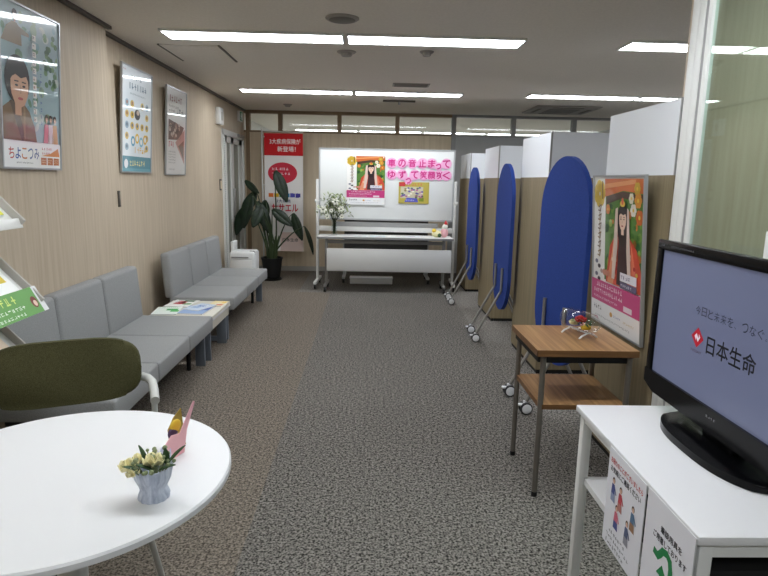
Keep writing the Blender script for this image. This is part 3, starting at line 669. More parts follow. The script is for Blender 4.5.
for (x, y, z, s, m) in ((0.006, -0.008, 0.082, 0.028, 'petal_cream'), (-0.05, -0.006, 0.068, 0.026, 'petal_cream'), (-0.036, 0.016, 0.074, 0.022, 'petal_cream'), (-0.032, -0.03, 0.066, 0.018, 'petal_cream')):
    b = MB(); rose(b, (x, y, z), s, x*50); b.build('flower', m, t, thick=0.0008)
for (p, q, w_) in (((-0.012, 0, 0.07), (-0.028, 0.0, 0.122), 0.022), ((0.03, 0, 0.075), (0.07, 0.01, 0.118), 0.024), ((0.012, -0.02, 0.07), (-0.02, -0.04, 0.096), 0.022), ((0.03, 0.0, 0.08), (0.028, 0.002, 0.115), 0.018), ((0.02, -0.02, 0.074), (0.06, -0.03, 0.092), 0.02), ((-0.02, -0.02, 0.072), (-0.05, -0.036, 0.09), 0.018)):
    MB().leaf(p, q, w_, cup=0.4).build('leaf', 'dkleaf', t, thick=0.001)
# pink card stand beyond the cup
t = thing('card_stand', 'pink folded card on the round table behind the flower cup', 'card', (-0.488, 1.42, 0.70), math.radians(66))
MB().prism([(-0.05, 0), (0.022, 0), (0.026, 0.062), (0.05, 0.132), (0.044, 0.135), (0.0, 0.062), (-0.03, 0.068), (-0.05, 0.05)], 0.002, (0, -0.014, 0), (0.12, 0, 0)).build('front_leaf', 'petal_pink', t, smooth=False)
MB().prism([(0.005, 0), (0.06, 0), (0.06, 0.1), (0.03, 0.085), (0.005, 0.06)], 0.002, (0, 0.014, 0), (-0.12, 0, 0)).build('rear_leaf', 'gold', t, smooth=False)
MB().sphere((0.012, 0.002, 0.072), (0.02, 0.005, 0.018), 14).build('yellow_ornament', 'petal_yellow', t)
MB().sphere((0.002, 0.002, 0.058), (0.018, 0.005, 0.016), 12).build('purple_ornament', 'purple', t)
b = MB()
for k in range(5): b.leaf((-0.07+k*0.006, -0.02+0.01*(k % 2), 0.0), (-0.078+k*0.012, -0.014, 0.035+0.006*(k % 3)), 0.02, cup=0.3, n=5)
b.build('ribbon', 'lilac', t, thick=0.0006)

# ================================================================== BACK OF THE ROOM
# potted bird-of-paradise plant
PX, PY = -1.335, 8.2
t = thing('potted_plant', 'tall broad-leaved plant in black pot before the red banner', 'plant', (PX, PY, 0))
MB().lathe([(0.02, 0.03), (0.105, 0.03), (0.112, 0.05), (0.142, 0.29), (0.15, 0.29), (0.15, 0.315), (0.135, 0.315), (0.128, 0.27), (0.02, 0.26)], 36).build('pot', 'pot_black', t)
MB().lathe([(0.02, 0.0), (0.13, 0.0), (0.14, 0.025), (0.13, 0.025), (0.12, 0.012), (0.02, 0.031)], 36).build('saucer', 'pot_black', t)
MB().lathe([(0.005, 0.262), (0.128, 0.262), (0.12, 0.28), (0.005, 0.285)], 24).build('soil', 'soil', t)
LV = [  # stem top, leaf tip, width
    ((0.06, 0.0, 1.50), (0.22, -0.04, 1.08), 0.19), ((-0.36, 0.05, 1.36), (-0.16, 0.0, 1.19), 0.11), ((0.02, -0.04, 0.98), (0.30, -0.10, 0.76), 0.17),
    ((0.30, 0.0, 0.93), (0.43, -0.05, 0.56), 0.16), ((0.46, -0.1, 0.76), (0.585, -0.16, 0.38), 0.15), ((-0.26, -0.05, 1.18), (-0.36, -0.1, 0.72), 0.20),
    ((-0.20, 0.05, 1.08), (-0.02, 0.0, 0.64), 0.19), ((-0.34, -0.02, 1.02), (-0.47, -0.08, 0.62), 0.19), ((-0.12, -0.1, 1.02), (-0.22, -0.2, 0.74), 0.18), ((-0.22, 0.08, 1.22), (-0.36, 0.06, 0.90), 0.18),
    ((-0.1, 0.1, 1.1), (-0.14, 0.16, 0.78), 0.17)]
for k, (s, q, w_) in enumerate(LV):
    a = k*2.4; bx, by = 0.05*math.cos(a), 0.05*math.sin(a); s = Vector(s); q = Vector(q)
    p0 = Vector((bx, by, 0.27)); p1 = Vector((bx*1.6+s.x*0.18, by+s.y*0.2, 0.27+(s.z-0.27)*0.5)); p2 = Vector((s.x*0.68, s.y*0.7, 0.27+(s.z-0.27)*0.9))
    if k in (3, 4): p1 = Vector((s.x*0.3, s.y*0.3, 0.27+(s.z-0.27)*0.52))
    pts = []
    for i in range(9):
        f = i/8
        pts.append(((1-f)**3)*p0+3*f*(1-f)**2*p1+3*f*f*(1-f)*p2+f**3*s)
    st = MB().tube(pts, [0.013-0.008*i/8 for i in range(9)], 8).build('stem', 'stem', t)
    sd = Vector((0.35*(1 if k % 2 else -1), -0.94, 0.0)) if k in (4,) else (q-s).cross(Vector((0.25*(-1)**k, -1, 0.1)))
    MB().leaf(s, q, w_, droop=0.0, cup=0.35, n=10, side=sd).build('leaf', 'leaf', st, thick=0.002)
b = MB()
for k in range(7):
    a = k*0.9; b.tube([(0.05*math.cos(a), 0.05*math.sin(a), 0.27), (0.08*math.cos(a), 0.07*math.sin(a), 0.52), (0.1*math.cos(a), 0.08*math.sin(a), 0.62+0.05*(k % 3))], [0.02, 0.014, 0.006], 8)
b.build('leaf_sheath', 'stem', t)
# white purifier
t = thing('air_purifier', 'white boxy appliance between the far bench and the plant', 'air purifier', (-1.57, 7.45, 0)); t.scale = (1, 1, 1.08)
MB().bb(-0.15, 0.17, -0.14, 0.16, 0.0, 0.46, 0.035, 3).build('body', 'purifier', t)
MB().bb(-0.13, 0.13, -0.144, -0.135, 0.06, 0.36, 0.003).build('front_grille', 'white_paint', t)
MB().box((-0.12, 0.02, 0.50), (0.04, 0.22, 0.14), 0.01).build('top_flap', 'purifier', t)
MB().bb(-0.12, 0.09, -0.148, -0.140, 0.385, 0.40).build('air_slot', 'grey_frame', t, smooth=False)
MB().tube([(0.1, -0.1, 0.46), (0.155, -0.1, 0.462), (0.165, -0.1, 0.42)], 0.008).build('carry_handle', 'grey_frame', t)
# red and white banner
t = thing('banner_stand', 'tall red and white banner on a thin white pole', 'banner', (-1.23, 8.72, 0))
MB().tube([(-0.31, 0, 0.03), (-0.31, 0, 2.09)], 0.011).tube([(-0.31, 0, 2.06), (0.28, 0, 2.045)], 0.007).build('pole', 'white_paint', t)
MB().bb(-0.41, -0.21, -0.13, 0.13, 0.0, 0.03, 0.006).build('base_plate', 'white_paint', t)
A = Art(); 
nx, nz_ = 1, 24
A.rect(-0.28, 1.72, 0.275, 2.03, (206, 30, 36), 0); A.rect(-0.28, 0.34, 0.275, 1.72, (236, 232, 228), 0); A.rect(-0.06, 0.34, 0.27, 0.62, (226, 202, 192), 1)
A.text('3大疾病保険が', -0.2, 1.88, 0.24, 1.955, (250, 240, 238), 1, 0.015); A.text('新登場！', -0.09, 1.775, 0.17, 1.85, (250, 240, 238), 1, 0.015)
A.ell(-0.02, 1.475, 0.21, 0.15, (206, 50, 70), 1, 36)
A.marks(-0.17, 1.505, 0.14, 1.56, 1, (244, 226, 230), 2, 0.7); A.marks(-0.17, 1.44, 0.14, 1.49, 1, (244, 226, 230), 2, 0.7); A.marks(-0.1, 1.375, 0.08, 1.415, 1, (244, 226, 230), 2, 0.7)
for i, c in enumerate([(214, 110, 30), (222, 180, 30), (70, 166, 80), (40, 130, 180), (80, 80, 170), (70, 60, 150)]): A.marks(-0.225+i*0.078, 1.12, -0.155+i*0.078, 1.195, 1, c, 2, 0.98); A.rect(-0.225+i*0.078, 1.13, -0.155+i*0.078, 1.185, c, 1)
A.text('3大疾病', -0.11, 1.05, 0.09, 1.10, (40, 50, 110), 1, 0.012); A.text('ササエル', -0.18, 0.92, 0.2, 1.03, (200, 36, 56), 1, 0.025)
A.text('日本生命', -0.03, 0.48, 0.2, 0.535, (50, 44, 44), 2, 0.008)
A.build('banner_cloth', 'print_cloth', t)
b = MB()
for z in (0.5, 0.9, 1.3, 1.7, 1.98): b.tube([(-0.315, -0.004, z), (-0.27, -0.004, z)], 0.006, 6)
b.build('banner_tie', 'white_paint', t)

# whiteboard on castors
WY = 7.72; wyaw = -0.05
t = thing('whiteboard', 'large white board on castors with posters and pink letters', 'whiteboard', (0.225, WY, 0), wyaw); t.scale = (0.968, 1, 1)
MB().bb(-0.885, 0.885, -0.012, 0.012, 0.90, 1.785, 0.002).build('board', 'board_white', t)
b = MB().bb(-0.90, 0.90, -0.018, 0.018, 1.775, 1.795).bb(-0.90, 0.90, -0.018, 0.018, 0.885, 0.905).bb(-0.90, -0.88, -0.018, 0.018, 0.905, 1.775).bb(0.88, 0.90, -0.018, 0.018, 0.905, 1.775)
b.build('board_frame', 'metal_light', t, smooth=False)
for s in (-1, 1):
    MB().bb(s*0.92-0.018, s*0.92+0.018, -0.02, 0.02, 0.07, 1.40, 0.006).build('post', 'white_paint', t)
    MB().tube([(s*0.895, 0, 1.12), (s*0.955, 0, 1.12)], 0.022, 12).build('pivot_knob', 'white_paint', t)
    MB().bb(s*0.92-0.022, s*0.92+0.022, -0.27, 0.27, 0.062, 0.10, 0.01).build('foot', 'white_paint', t)
    for yy in (-0.24, 0.24): MB().lathe([(0.006, -0.012), (0.03, -0.012), (0.031, 0), (0.03, 0.012), (0.006, 0.012)], 20, (s*0.92, yy, 0.0315), (0, PI/2, 0)).build('castor', 'black', t)
MB().bb(-0.90, 0.90, -0.015, 0.015, 0.735, 0.80, 0.004).build('cross_beam', 'white_paint', t)
MB().bb(-0.7, 0.7, -0.018, -0.005, 0.80, 0.86).build('pen_tray', 'grey_frame', t, smooth=False)
# posters of the woman in orange robes
def art_star(W, H):
    A = Art(S=W); h = H/W
    A.rect(0, 0, 1, h, (238, 236, 232), 0)
    P = lambda v: v*h
    A.rect(0.26, P(0.31), 1, P(0.985), (84, 126, 52), 1)
    r = random.Random(11)
    for k in range(60): A.ell(r.uniform(0.28, 0.97), r.uniform(P(0.42), P(0.88)), r.uniform(0.02, 0.05), r.uniform(0.015, 0.04), r.choice([(60, 110, 40), (110, 150, 60), (150, 176, 80), (40, 86, 44), (200, 120, 50)]), 2, 9, r.random()*3)
    A.poly([(0.24, P(0.99)), (1, P(0.99)), (1, P(0.90)), (0.62, P(0.915)), (0.24, P(0.87))], (204, 104, 44), 3)
    A.poly([(0.24, P(0.955)), (0.85, P(0.985)), (0.85, P(0.96)), (0.24, P(0.925))], (226, 150, 90), 4)
    A.poly([(0.28, P(0.875)), (0.62, P(0.91)), (0.98, P(0.895)), (0.98, P(0.85)), (0.62, P(0.87)), (0.28, P(0.82))], (72, 44, 32), 4)
    for x, y, s, c in ((0.9, 0.86, 0.07, (222, 150, 50)), (0.82, 0.80, 0.06, (240, 234, 222)), (0.93, 0.76, 0.07, (214, 110, 44)), (0.78, 0.87, 0.05, (236, 226, 200)), (0.88, 0.93, 0.06, (206, 170, 60)), (0.32, 0.79, 0.05, (226, 130, 60))):
        for q in range(6): A.ell(x+0.5*s*math.cos(q*1.05), P(y)+0.5*s*math.sin(q*1.05), 0.45*s, 0.4*s, c, 5, 10)
        A.ell(x, P(y), 0.25*s, 0.25*s, (236, 200, 70), 6, 10)
    # robes
    A.poly([(0.30, P(0.30)), (1, P(0.30)), (0.98, P(0.44)), (0.9, P(0.56)), (0.74, P(0.64)), (0.5, P(0.64)), (0.38, P(0.55))], (206, 74, 50), 6)
    A.poly([(0.33, P(0.30)), (0.46, P(0.30)), (0.56, P(0.62)), (0.47, P(0.62))], (232, 150, 110), 7); A.poly([(0.95, P(0.3)), (0.82, P(0.3)), (0.72, P(0.62)), (0.80, P(0.6))], (228, 120, 90), 7)
    for k in range(20): A.ell(r.uniform(0.38, 0.95), r.uniform(P(0.32), P(0.52)), 0.022, 0.018, r.choice([(240, 200, 170), (180, 40, 40), (236, 160, 120), (226, 196, 80)]), 8, 8)
    A.poly([(0.53, P(0.31)), (0.75, P(0.31)), (0.71, P(0.64)), (0.57, P(0.64))], (62, 34, 38), 9)
    face(A, 0.635, P(0.74), 0.105, (236, 200, 176), (40, 26, 28), 10, 0.0, True)
    A.poly([(0.50, P(0.80)), (0.545, P(0.81)), (0.55, P(0.55)), (0.50, P(0.34)), (0.44, P(0.34))], (224, 200, 186), 16); A.poly([(0.755, P(0.8)), (0.725, P(0.81)), (0.725, P(0.55)), (0.76, P(0.36)), (0.82, P(0.36))], (224, 200, 186), 16)
    A.ell(0.635, P(0.835), 0.05, 0.025, (226, 186, 70), 17); A.ell(0.635, P(0.85), 0.02, 0.03, (214, 90, 60), 18)
    # title column and small figure
    for q in range(7): A.ell(0.13+0.07*math.cos(q*0.9), P(0.89)+0.07*math.sin(q*0.9), 0.06, 0.055, (226, 190, 60), 3, 12)
    A.stroke([(0.19, P(0.97)), (0.2, P(0.86))], 0.02, (110, 80, 40), 4)
    for k in range(6):
        y = P(0.80-0.062*k); A.stroke([(0.11, y), (0.17, y+0.02), (0.15, y-0.035), (0.10, y-0.03)], 0.012, (150, 120, 80) if k % 2 else (120, 100, 90), 3); A.stroke([(0.13, y+0.03), (0.14, y-0.045)], 0.009, (140, 110, 80), 3)
    for k in range(5): A.ell(0.08+0.05*(k % 3)*1.2, P(0.42-0.03*k), 0.035, 0.02, [(110, 110, 130), (60, 54, 60), (190, 160, 150)][k % 3], 3, 10)
    for k in range(3): A.ell(0.26+0.05*k, P(0.36), 0.03, 0.03, (206, 140, 120), 7, 10)
    A.rect(0.62, P(0.345), 0.93, P(0.40), (232, 228, 236), 19); A.rect(0.62, P(0.30), 0.93, P(0.34), (96, 84, 120), 19); A.marks(0.64, P(0.352), 0.9, P(0.392), 1, (96, 80, 130), 20); A.marks(0.64, P(0.305), 0.9, P(0.335), 1, (230, 226, 236), 20)
    A.rect(0, P(0.145), 1, P(0.295), (196, 60, 124), 19)
    A.marks(0.12, P(0.245), 0.8, P(0.285), 1, (246, 226, 236), 20, 0.8); A.marks(0.06, P(0.2), 0.94, P(0.238), 1, (246, 226, 236), 20, 0.8); A.marks(0.06, P(0.16), 0.6, P(0.19), 1, (246, 226, 236), 20)
    A.rect(0.70, P(0.157), 0.86, P(0.192), (232, 214, 224), 20)
    A.rect(0, 0, 1, P(0.145), (236, 236, 236), 19); A.marks(0.06, P(0.08), 0.3, P(0.12), 1, (60, 60, 70), 20, 0.9); A.ell(0.45, P(0.09), 0.03, 0.022, (206, 150, 60), 20, 12); A.marks(0.5, P(0.075), 0.66, P(0.1), 1, (90, 110, 170), 20); A.marks(0.7, P(0.07), 0.93, P(0.095), 1, (190, 160, 60), 20); A.marks(0.1, P(0.03), 0.9, P(0.055), 1, (150, 150, 150), 20)
    return A
def wb(u, z, y=-0.0215):   # point on the whiteboard face
    c, s = math.cos(wyaw), math.sin(wyaw); return (0.225+u*c-y*s, WY+u*s+y*c, z)
t = thing('poster', 'festival poster of a woman in orange robes on the whiteboard', 'poster', wb(-0.265, 1.085), wyaw)
MB().bb(-0.245, 0.245, -0.001, 0.001, 0, 0.62).build('sheet', 'white_lam', t, smooth=False)
o = art_star(0.49, 0.62).build('printed_face', 'print', t); o.location = (-0.245, -0.0014, 0)
b = MB()
for x, z in ((-0.225, 0.6), (0.225, 0.6), (-0.225, 0.02), (0.225, 0.02)): b.lathe([(0.002, 0), (0.009, 0), (0.008, 0.005), (0.002, 0.005)], 12, (x, -0.011, z), (-PI/2, 0, 0))
b.build('magnet', 'petal_white', t)
t = thing('flyer', 'small yellow landscape flyer on the whiteboard under pink letters', 'flyer', wb(0.355, 1.11), wyaw)
MB().bb(-0.195, 0.195, -0.001, 0.001, 0, 0.275).build('sheet', 'white_lam', t, smooth=False)
A = Art(); A.rect(-0.195, 0, 0.195, 0.275, (188, 172, 78), 1); A.rect(-0.19, 0.22, -0.11, 0.27, (206, 60, 60), 2); A.marks(-0.1, 0.225, 0.15, 0.265, 1, (206, 110, 80), 2, 0.8)
A.rect(-0.17, 0.07, 0.12, 0.215, (206, 200, 170), 2)
r = random.Random(9)
for k in range(34): A.ell(r.uniform(-0.16, 0.11), r.uniform(0.08, 0.205), 0.017, 0.012, r.choice([(110, 96, 170), (240, 236, 220), (150, 130, 90), (90, 120, 90), (190, 110, 150)]), 3, 8)
A.poly([(-0.12, 0.02), (0.06, 0.02), (0.04, 0.07), (-0.09, 0.075)], (90, 92, 190), 3); A.marks(-0.1, 0.03, 0.05, 0.062, 1, (220, 220, 244), 4); A.rect(0.07, 0.03, 0.13, 0.08, (130, 150, 50), 3); A.marks(-0.18, 0.004, 0.17, 0.018, 1, (110, 100, 70), 3)
o = A.build('printed_face', 'print', t); o.location = (0, -0.0012, 0)
rows = [('車の音止まって', [0.29, 0.42, 0.55, 0.68, 0.80, 0.885, 0.985], 1.62), ('ゆずって笑顔咲く', [0.29, 0.425, 0.505, 0.585, 0.70, 0.80, 0.90, 0.99], 1.475)]
names = {0: ['first disc of the upper pink row', 'second disc of the upper pink row', 'third disc of the upper pink row', 'fourth disc of the upper pink row', 'fifth disc of the upper pink row', 'small sixth disc of the upper pink row', 'last disc of the upper pink row'],
         1: ['first disc of the lower pink row', 'second disc of the lower pink row', 'small hanging third disc of the lower pink row', 'fourth disc of the lower pink row', 'fifth disc of the lower pink row', 'sixth disc of the lower pink row', 'seventh disc of the lower pink row', 'last disc of the lower pink row']}
for ri, (s, xs, z) in enumerate(rows):
    for i, (ch, x) in enumerate(zip(s, xs)):
        small = ch == 'っ'; rr = 0.052 if small else 0.068; zz = z-(0.035 if small and ri == 0 else 0.075 if small else 0)
        p = wb(x-0.225, zz, -0.0215-0.0012*(i % 2)-(0.0012 if small else 0))
        t = thing('letter_disc', 'pink paper disc lettered %s, %s' % (ch, names[ri][i]), 'letter disc', p, wyaw, 'pink letter discs on the whiteboard')
        MB().lathe([(0.001, 0), (rr, 0), (rr, 0.001), (0.001, 0.001)], 32, (0, 0.0005, 0), (PI/2, 0, 0)).build('disc', 'white_lam', t, smooth=False)
        A = Art(); A.ell(0, 0, rr, rr, (240, 176, 214), 2, 32); h = rr*(0.62 if small else 0.66); A.text(ch, -h, -h, h, h, (206, 34, 128), 3, 0.03); A.build('lettering', 'print', t)

# folding tables on castors
def fold_table(label, x0, x1, y, yaw=0.0, front=True):
    w_ = x1-x0
    t = thing('folding_table', label, 'folding table', ((x0+x1)/2, y, 0), yaw, 'folding tables at the back of the room')
    MB().bb(-w_/2, w_/2, -0.20, 0.20, 0.675, 0.70, 0.004).build('tabletop', 'white_paint', t)
    MB().bb(-w_/2-0.001, w_/2+0.001, -0.206, -0.199, 0.674, 0.701).build('table_edge', 'grey_frame', t, smooth=False)
    if front: MB().bb(-w_/2+0.12, w_/2-0.02, -0.188, -0.170, 0.272, 0.555, 0.003).build('modesty_panel', 'white_paint', t)
    for s in (-1, 1):
        xx = s*(w_/2-0.10)
        MB().bb(xx-0.018, xx+0.018, -0.03, 0.03, 0.10, 0.675, 0.006).build('leg', 'metal', t)
        MB().bb(xx-0.02, xx+0.02, -0.21, 0.21, 0.065, 0.10, 0.01).build('foot', 'metal', t)
        for yy in (-0.19, 0.19): MB().lathe([(0.006, -0.014), (0.03, -0.014), (0.032, 0), (0.03, 0.014), (0.006, 0.014)], 20, (xx, yy, 0.0325), (0, PI/2, 0)).build('castor', 'black', t)
    MB().bb(-w_/2+0.1, w_/2-0.1, -0.02, 0.02, 0.60, 0.64).build('cross_rail', 'metal', t, smooth=False)
    return t
FT = fold_table('white folding table in front of the whiteboard, holding flowers', -0.63, 1.065, 7.50, -0.02)
t = thing('folding_table', 'second folding table nested behind the front one, under the whiteboard', 'folding table', (0.25, 8.22, 0), 0, 'folding tables at the back of the room')
MB().bb(-0.58, 0.58, -0.03, -0.005, 0.45, 0.86, 0.004).build('tabletop', 'dark_top', t)
for s in (-0.58, 0.58):
    MB().bb(s-0.02, s+0.02, -0.0, 0.04, 0.09, 0.62, 0.006).build('leg', 'metal_light', t); MB().bb(s-0.022, s+0.022, -0.24, 0.24, 0.06, 0.095, 0.008).build('foot', 'metal_light', t)
    for yy in (-0.22, 0.22): MB().lathe([(0.006, -0.014), (0.028, -0.014), (0.03, 0), (0.028, 0.014), (0.006, 0.014)], 20, (s, yy, 0.0305), (0, PI/2, 0)).build('castor', 'black', t)
MB().bb(-0.56, 0.56, 0.005, 0.035, 0.13, 0.165).build('cross_rail', 'metal_light', t, smooth=False)
t = thing('long_box', 'long white box on the floor under the whiteboard', 'box', (0.05, 8.02, 0))
MB().bb(-0.29, 0.29, -0.07, 0.07, 0, 0.075, 0.006).build('carton', 'white_paint', t); MB().bb(-0.295, 0.295, -0.075, 0.075, 0.07, 0.092, 0.006).build('lid', 'white_lam', t)
# flowers in a glass vase
FX, FY = -0.43, 7.50
t = thing('flower_vase', 'glass vase of white flowers and greenery on the folding table', 'vase', (FX, FY, 0.70))
MB().lathe([(0.01, 0.001), (0.035, 0.001), (0.038, 0.02), (0.034, 0.17), (0.042, 0.20), (0.038, 0.20), (0.031, 0.168), (0.033, 0.022), (0.01, 0.015)], 28).build('vase', 'acrylic', t)
r = random.Random(21); b = MB(); st = MB()
for k in range(420):
    a = r.uniform(0, 2*PI); el = r.uniform(-0.25, 1.35); q = 0.22*r.uniform(0.3, 1.0)
    c = Vector((q*math.cos(a)*math.cos(el)*1.0, q*math.sin(a)*math.cos(el)*0.8, 0.29+q*1.1*math.sin(el)))
    dd = Vector((r.uniform(-1, 1), r.uniform(-1, 1), r.uniform(-0.6, 1))).normalized()*r.uniform(0.035, 0.065)
    b.leaf(c, c+dd, r.uniform(0.018, 0.032), cup=0.3, n=3)
for k in range(26):
    a = r.uniform(0, 2*PI); q = r.uniform(0.05, 0.19); st.tube([(0.012*math.cos(a), 0.012*math.sin(a), 0.02), (0.02*math.cos(a), 0.02*math.sin(a), 0.19), (q*math.cos(a), q*math.sin(a)*0.8, 0.29+r.uniform(0, 0.17))], 0.0025, 5)
b.build('foliage', 'sage', t); st.build('stems', 'stem', t)
for x, z, s in ((0.02, 0.43, 0.05), (0.09, 0.34, 0.045), (-0.13, 0.33, 0.05), (-0.08, 0.25, 0.04), (0.1, 0.25, 0.032), (-0.03, 0.32, 0.03)):
    b = MB(); c = Vector((x, -0.15, z))
    for k in range(6):
        a = 2*PI*k/6+x*9; dv = Vector((math.cos(a), -0.25, math.sin(a))); b.leaf(c, c+dv*s, s*0.75, cup=0.2, n=4, side=Vector((-math.sin(a), 0, math.cos(a))))
    f = b.build('flower', 'petal_white', t, thick=0.001); MB().sphere((x, -0.155, z), s*0.2, 8).build('flower_centre', 'dkleaf', f)
t = thing('ornament_doll', 'small pink, white and yellow ornament on right end of folding table', 'ornament', (0.93, 7.47, 0.70))
MB().sphere((-0.06, 0, 0.045), (0.065, 0.045, 0.045), 16).build('yellow_body', 'petal_cream', t)
MB().sphere((0.035, 0, 0.06), (0.05, 0.045, 0.06), 16).build('pink_body', 'petal_pink', t)
hd = MB().sphere((0.04, -0.005, 0.135), 0.036, 16).build('head', 'petal_white', t)
MB().lathe([(0.002, 0.0), (0.026, 0.0), (0.004, 0.05)], 16, (0.05, 0, 0.165)).build('red_hat', 'petal_red', t)
MB().sphere((-0.095, -0.01, 0.085), 0.028, 14).build('small_head', 'petal_yellow', t)
MB().sphere((-0.03, -0.04, 0.03), 0.025, 12).build('green_ball', 'dkleaf', t)
for i, (x, c, lb) in enumerate(((-0.10, (226, 232, 228), 'pale leaflet on folding table nearest the flower vase'), (0.12, (206, 222, 226), 'pale blue leaflet second from the flower vase'), (0.34, (236, 232, 226), 'cream leaflet in the middle of folding table'), (0.56, (226, 226, 232), 'white leaflet near the right ornament on folding table'))):
    booklet('leaflet', lb, 'leaflet', x, 7.43, 0.7005, 0.03*i, 0.19, 0.19, c, [(180, 200, 200), (220, 190, 190), (150, 170, 180)], 0.003, group='leaflets on the folding table')

# ================================================================== BOOTHS ON THE RIGHT
BX = 1.265
def booth(y0, y1, label, perp=True, xr=3.9):
    t = thing('booth_partition', label, 'partition', (BX, y0, 0), group='booth partitions on the right')
    L_ = y1-y0; b = MB().bb(0, 0.04, 0, L_, 0.03, 1.445); c = MB().bb(0.004, 0.036, 0, L_, 1.445, 1.755); k = MB().bb(0.008, 0.034, 0.005, L_-0.005, 0, 0.03)
    if perp: b.bb(0.04, xr-BX, 0, 0.04, 0.03, 1.445); c.bb(0.036, xr-BX, 0.004, 0.036, 1.445, 1.755); k.bb(0.04, xr-BX, 0.008, 0.034, 0, 0.03)
    b.build('wood_panel', 'booth_wood', t, smooth=False); c.build('white_panel', 'white_panel', t, smooth=False); k.build('plinth', 'matte_black', t, smooth=False)
    MB().bb(-0.001, 0.012, -0.001, 0.006, 1.445, 1.756).build('corner_joint', 'grey_frame', t, smooth=False)
    return t
booth(2.46, 3.19, 'wood and white booth panel behind the framed poster', False)
booth(4.20, 4.98, 'wood and white booth partition behind the nearest blue screen')
booth(5.87, 6.58, 'wood and white booth partition behind the middle blue screen')
booth(7.50, 8.30, 'wood and white booth partition at the farthest blue screen')
scr0 = None
def screen(x, y, label):
    global scr0
    if scr0 is None:
        t = thing('folding_screen', label, 'screen', (x, y, 0), group='blue screens on castors')
        out = []; hw, r_ = 0.35, 0.33; z0, z1 = 0.272, 1.565
        for k in range(21): a = PI*k/20; out.append((hw*math.cos(a), z1-r_+r_*math.sin(a)))
        for k in range(21): a = PI+PI*k/20; out.append((hw*math.cos(a), z0+r_+r_*math.sin(a)))
        MB().prism(out, 0.03, (0.0, 0, 0), (0, 0, PI/2), bev=0.006).build('panel', 'blue', t)
        for yy in (-0.155, 0.155):
            for s in (-1, 1):
                lg = MB().tube([(s*0.026, yy, 0.665), (s*0.026, yy, 0.47), (s*0.034, yy, 0.445), (s*0.05, yy, 0.42), (s*0.225, yy, 0.08)], 0.0115, 12).build('leg', 'metal', t)
                ca = MB().bb(s*0.23-0.016, s*0.23+0.016, yy-0.008, yy+0.008, 0.05, 0.085, 0.004).box((s*0.255, yy, 0.06), (0.05, 0.03, 0.01), 0.003).build('castor', 'caster_white', lg)
                for q in (-1, 1):
                    MB().lathe([(0.010, -0.007), (0.030, -0.007), (0.034, -0.004), (0.034, 0.004), (0.030, 0.007), (0.010, 0.007)], 24, (s*0.23, yy+q*0.017, 0.0345), (PI/2, 0, 0)).lathe([(0.002, -0.009), (0.024, -0.009), (0.024, 0.009), (0.002, 0.009)], 24, (s*0.23, yy+q*0.017, 0.0345), (PI/2, 0, 0)).build('wheel', 'caster_white', t) if False else None
                w1 = MB().lathe([(0.028, -0.010), (0.037, -0.009), (0.038, 0.0), (0.037, 0.009), (0.028, 0.010)], 28, (s*0.23, yy-0.018, 0.0385), (PI/2, 0, 0)).lathe([(0.028, -0.010), (0.037, -0.009), (0.038, 0.0), (0.037, 0.009), (0.028, 0.010)], 28, (s*0.23, yy+0.018, 0.0385), (PI/2, 0, 0)).build('wheel', 'rubber', lg)
                MB().lathe([(0.002, -0.013), (0.026, -0.013), (0.030, -0.0105), (0.030, 0.0105), (0.026, 0.013), (0.002, 0.013)], 28, (s*0.23, yy-0.018, 0.0385), (PI/2, 0, 0)).lathe([(0.002, -0.013), (0.026, -0.013), (0.030, -0.0105), (0.030, 0.0105), (0.026, 0.013), (0.002, 0.013)], 28, (s*0.23, yy+0.018, 0.0385), (PI/2, 0, 0)).build('wheel_hub', 'caster_white', lg)
        scr0 = t
    else: t = copy_tree(scr0)
    t['label'] = label; t.location = (x, y, 0); return t
screen(1.20, 3.60, 'blue rounded screen on castors nearest, behind the wooden table').rotation_euler = (0, 0, 0.09)
screen(1.205, 5.22, 'blue rounded screen on castors, middle of the three').rotation_euler = (0, 0, -0.035)
screen(1.205, 6.82, 'blue rounded screen on castors farthest, beside the whiteboard').rotation_euler = (0, 0, -0.02)

# ================================================================== WOODEN TABLE, POSTER, JAR
t = thing('wooden_table', 'two-tier wood-grain table with metal legs, right of the aisle', 'table', (0.739, 2.437, 0))
W_, D_ = 0.445, 0.457
MB().bb(0, W_, 0, D_, 0.6715, 0.692).build('tabletop', 'table_wood', t, smooth=False)
MB().bb(0, W_, 0, D_, 0.663, 0.6715).bb(-0.001, W_+0.001, -0.001, 0.002, 0.6635, 0.6918).bb(-0.001, 0.002, -0.001, D_, 0.6635, 0.6918).build('edge_band', 'edge_wood', t, smooth=False)
MB().bb(0.03, W_-0.03, 0.012, D_-0.02, 0.42, 0.44).build('shelf', 'table_wood', t, smooth=False)
MB().bb(0.03, W_-0.03, 0.010, 0.0125, 0.419, 0.4405).bb(0.0275, 0.0305, 0.012, D_-0.02, 0.419, 0.4405).build('shelf_edge', 'edge_wood', t, smooth=False)
MB().bb(0.04, W_-0.02, 0.02, 0.04, 0.63, 0.655).bb(0.04, W_-0.02, D_-0.04, D_-0.02, 0.63, 0.655).bb(0.012, 0.03, 0.03, D_-0.03, 0.63, 0.655).bb(W_-0.03, W_-0.012, 0.03, D_-0.03, 0.63, 0.655).build('under_frame', 'matte_black', t, smooth=False)
for x in (0.034, W_-0.03):
    for y in (0.022, D_-0.027):
        lg = MB().tube([(x, y, 0.02), (x, y, 0.655)], 0.0125, 14).build('leg', 'metal_dark', t); MB().tube([(x, y, 0), (x, y, 0.022)], 0.014, 12).build('foot_cap', 'black', lg)
t = framed('wall_poster', 'framed poster of woman in orange robes on the booth panel by the table', 0.60, 0.775, (BX-0.006, 2.862, 0.675), -PI/2, 0.07, art_star(0.58, 0.755), fw=0.010)
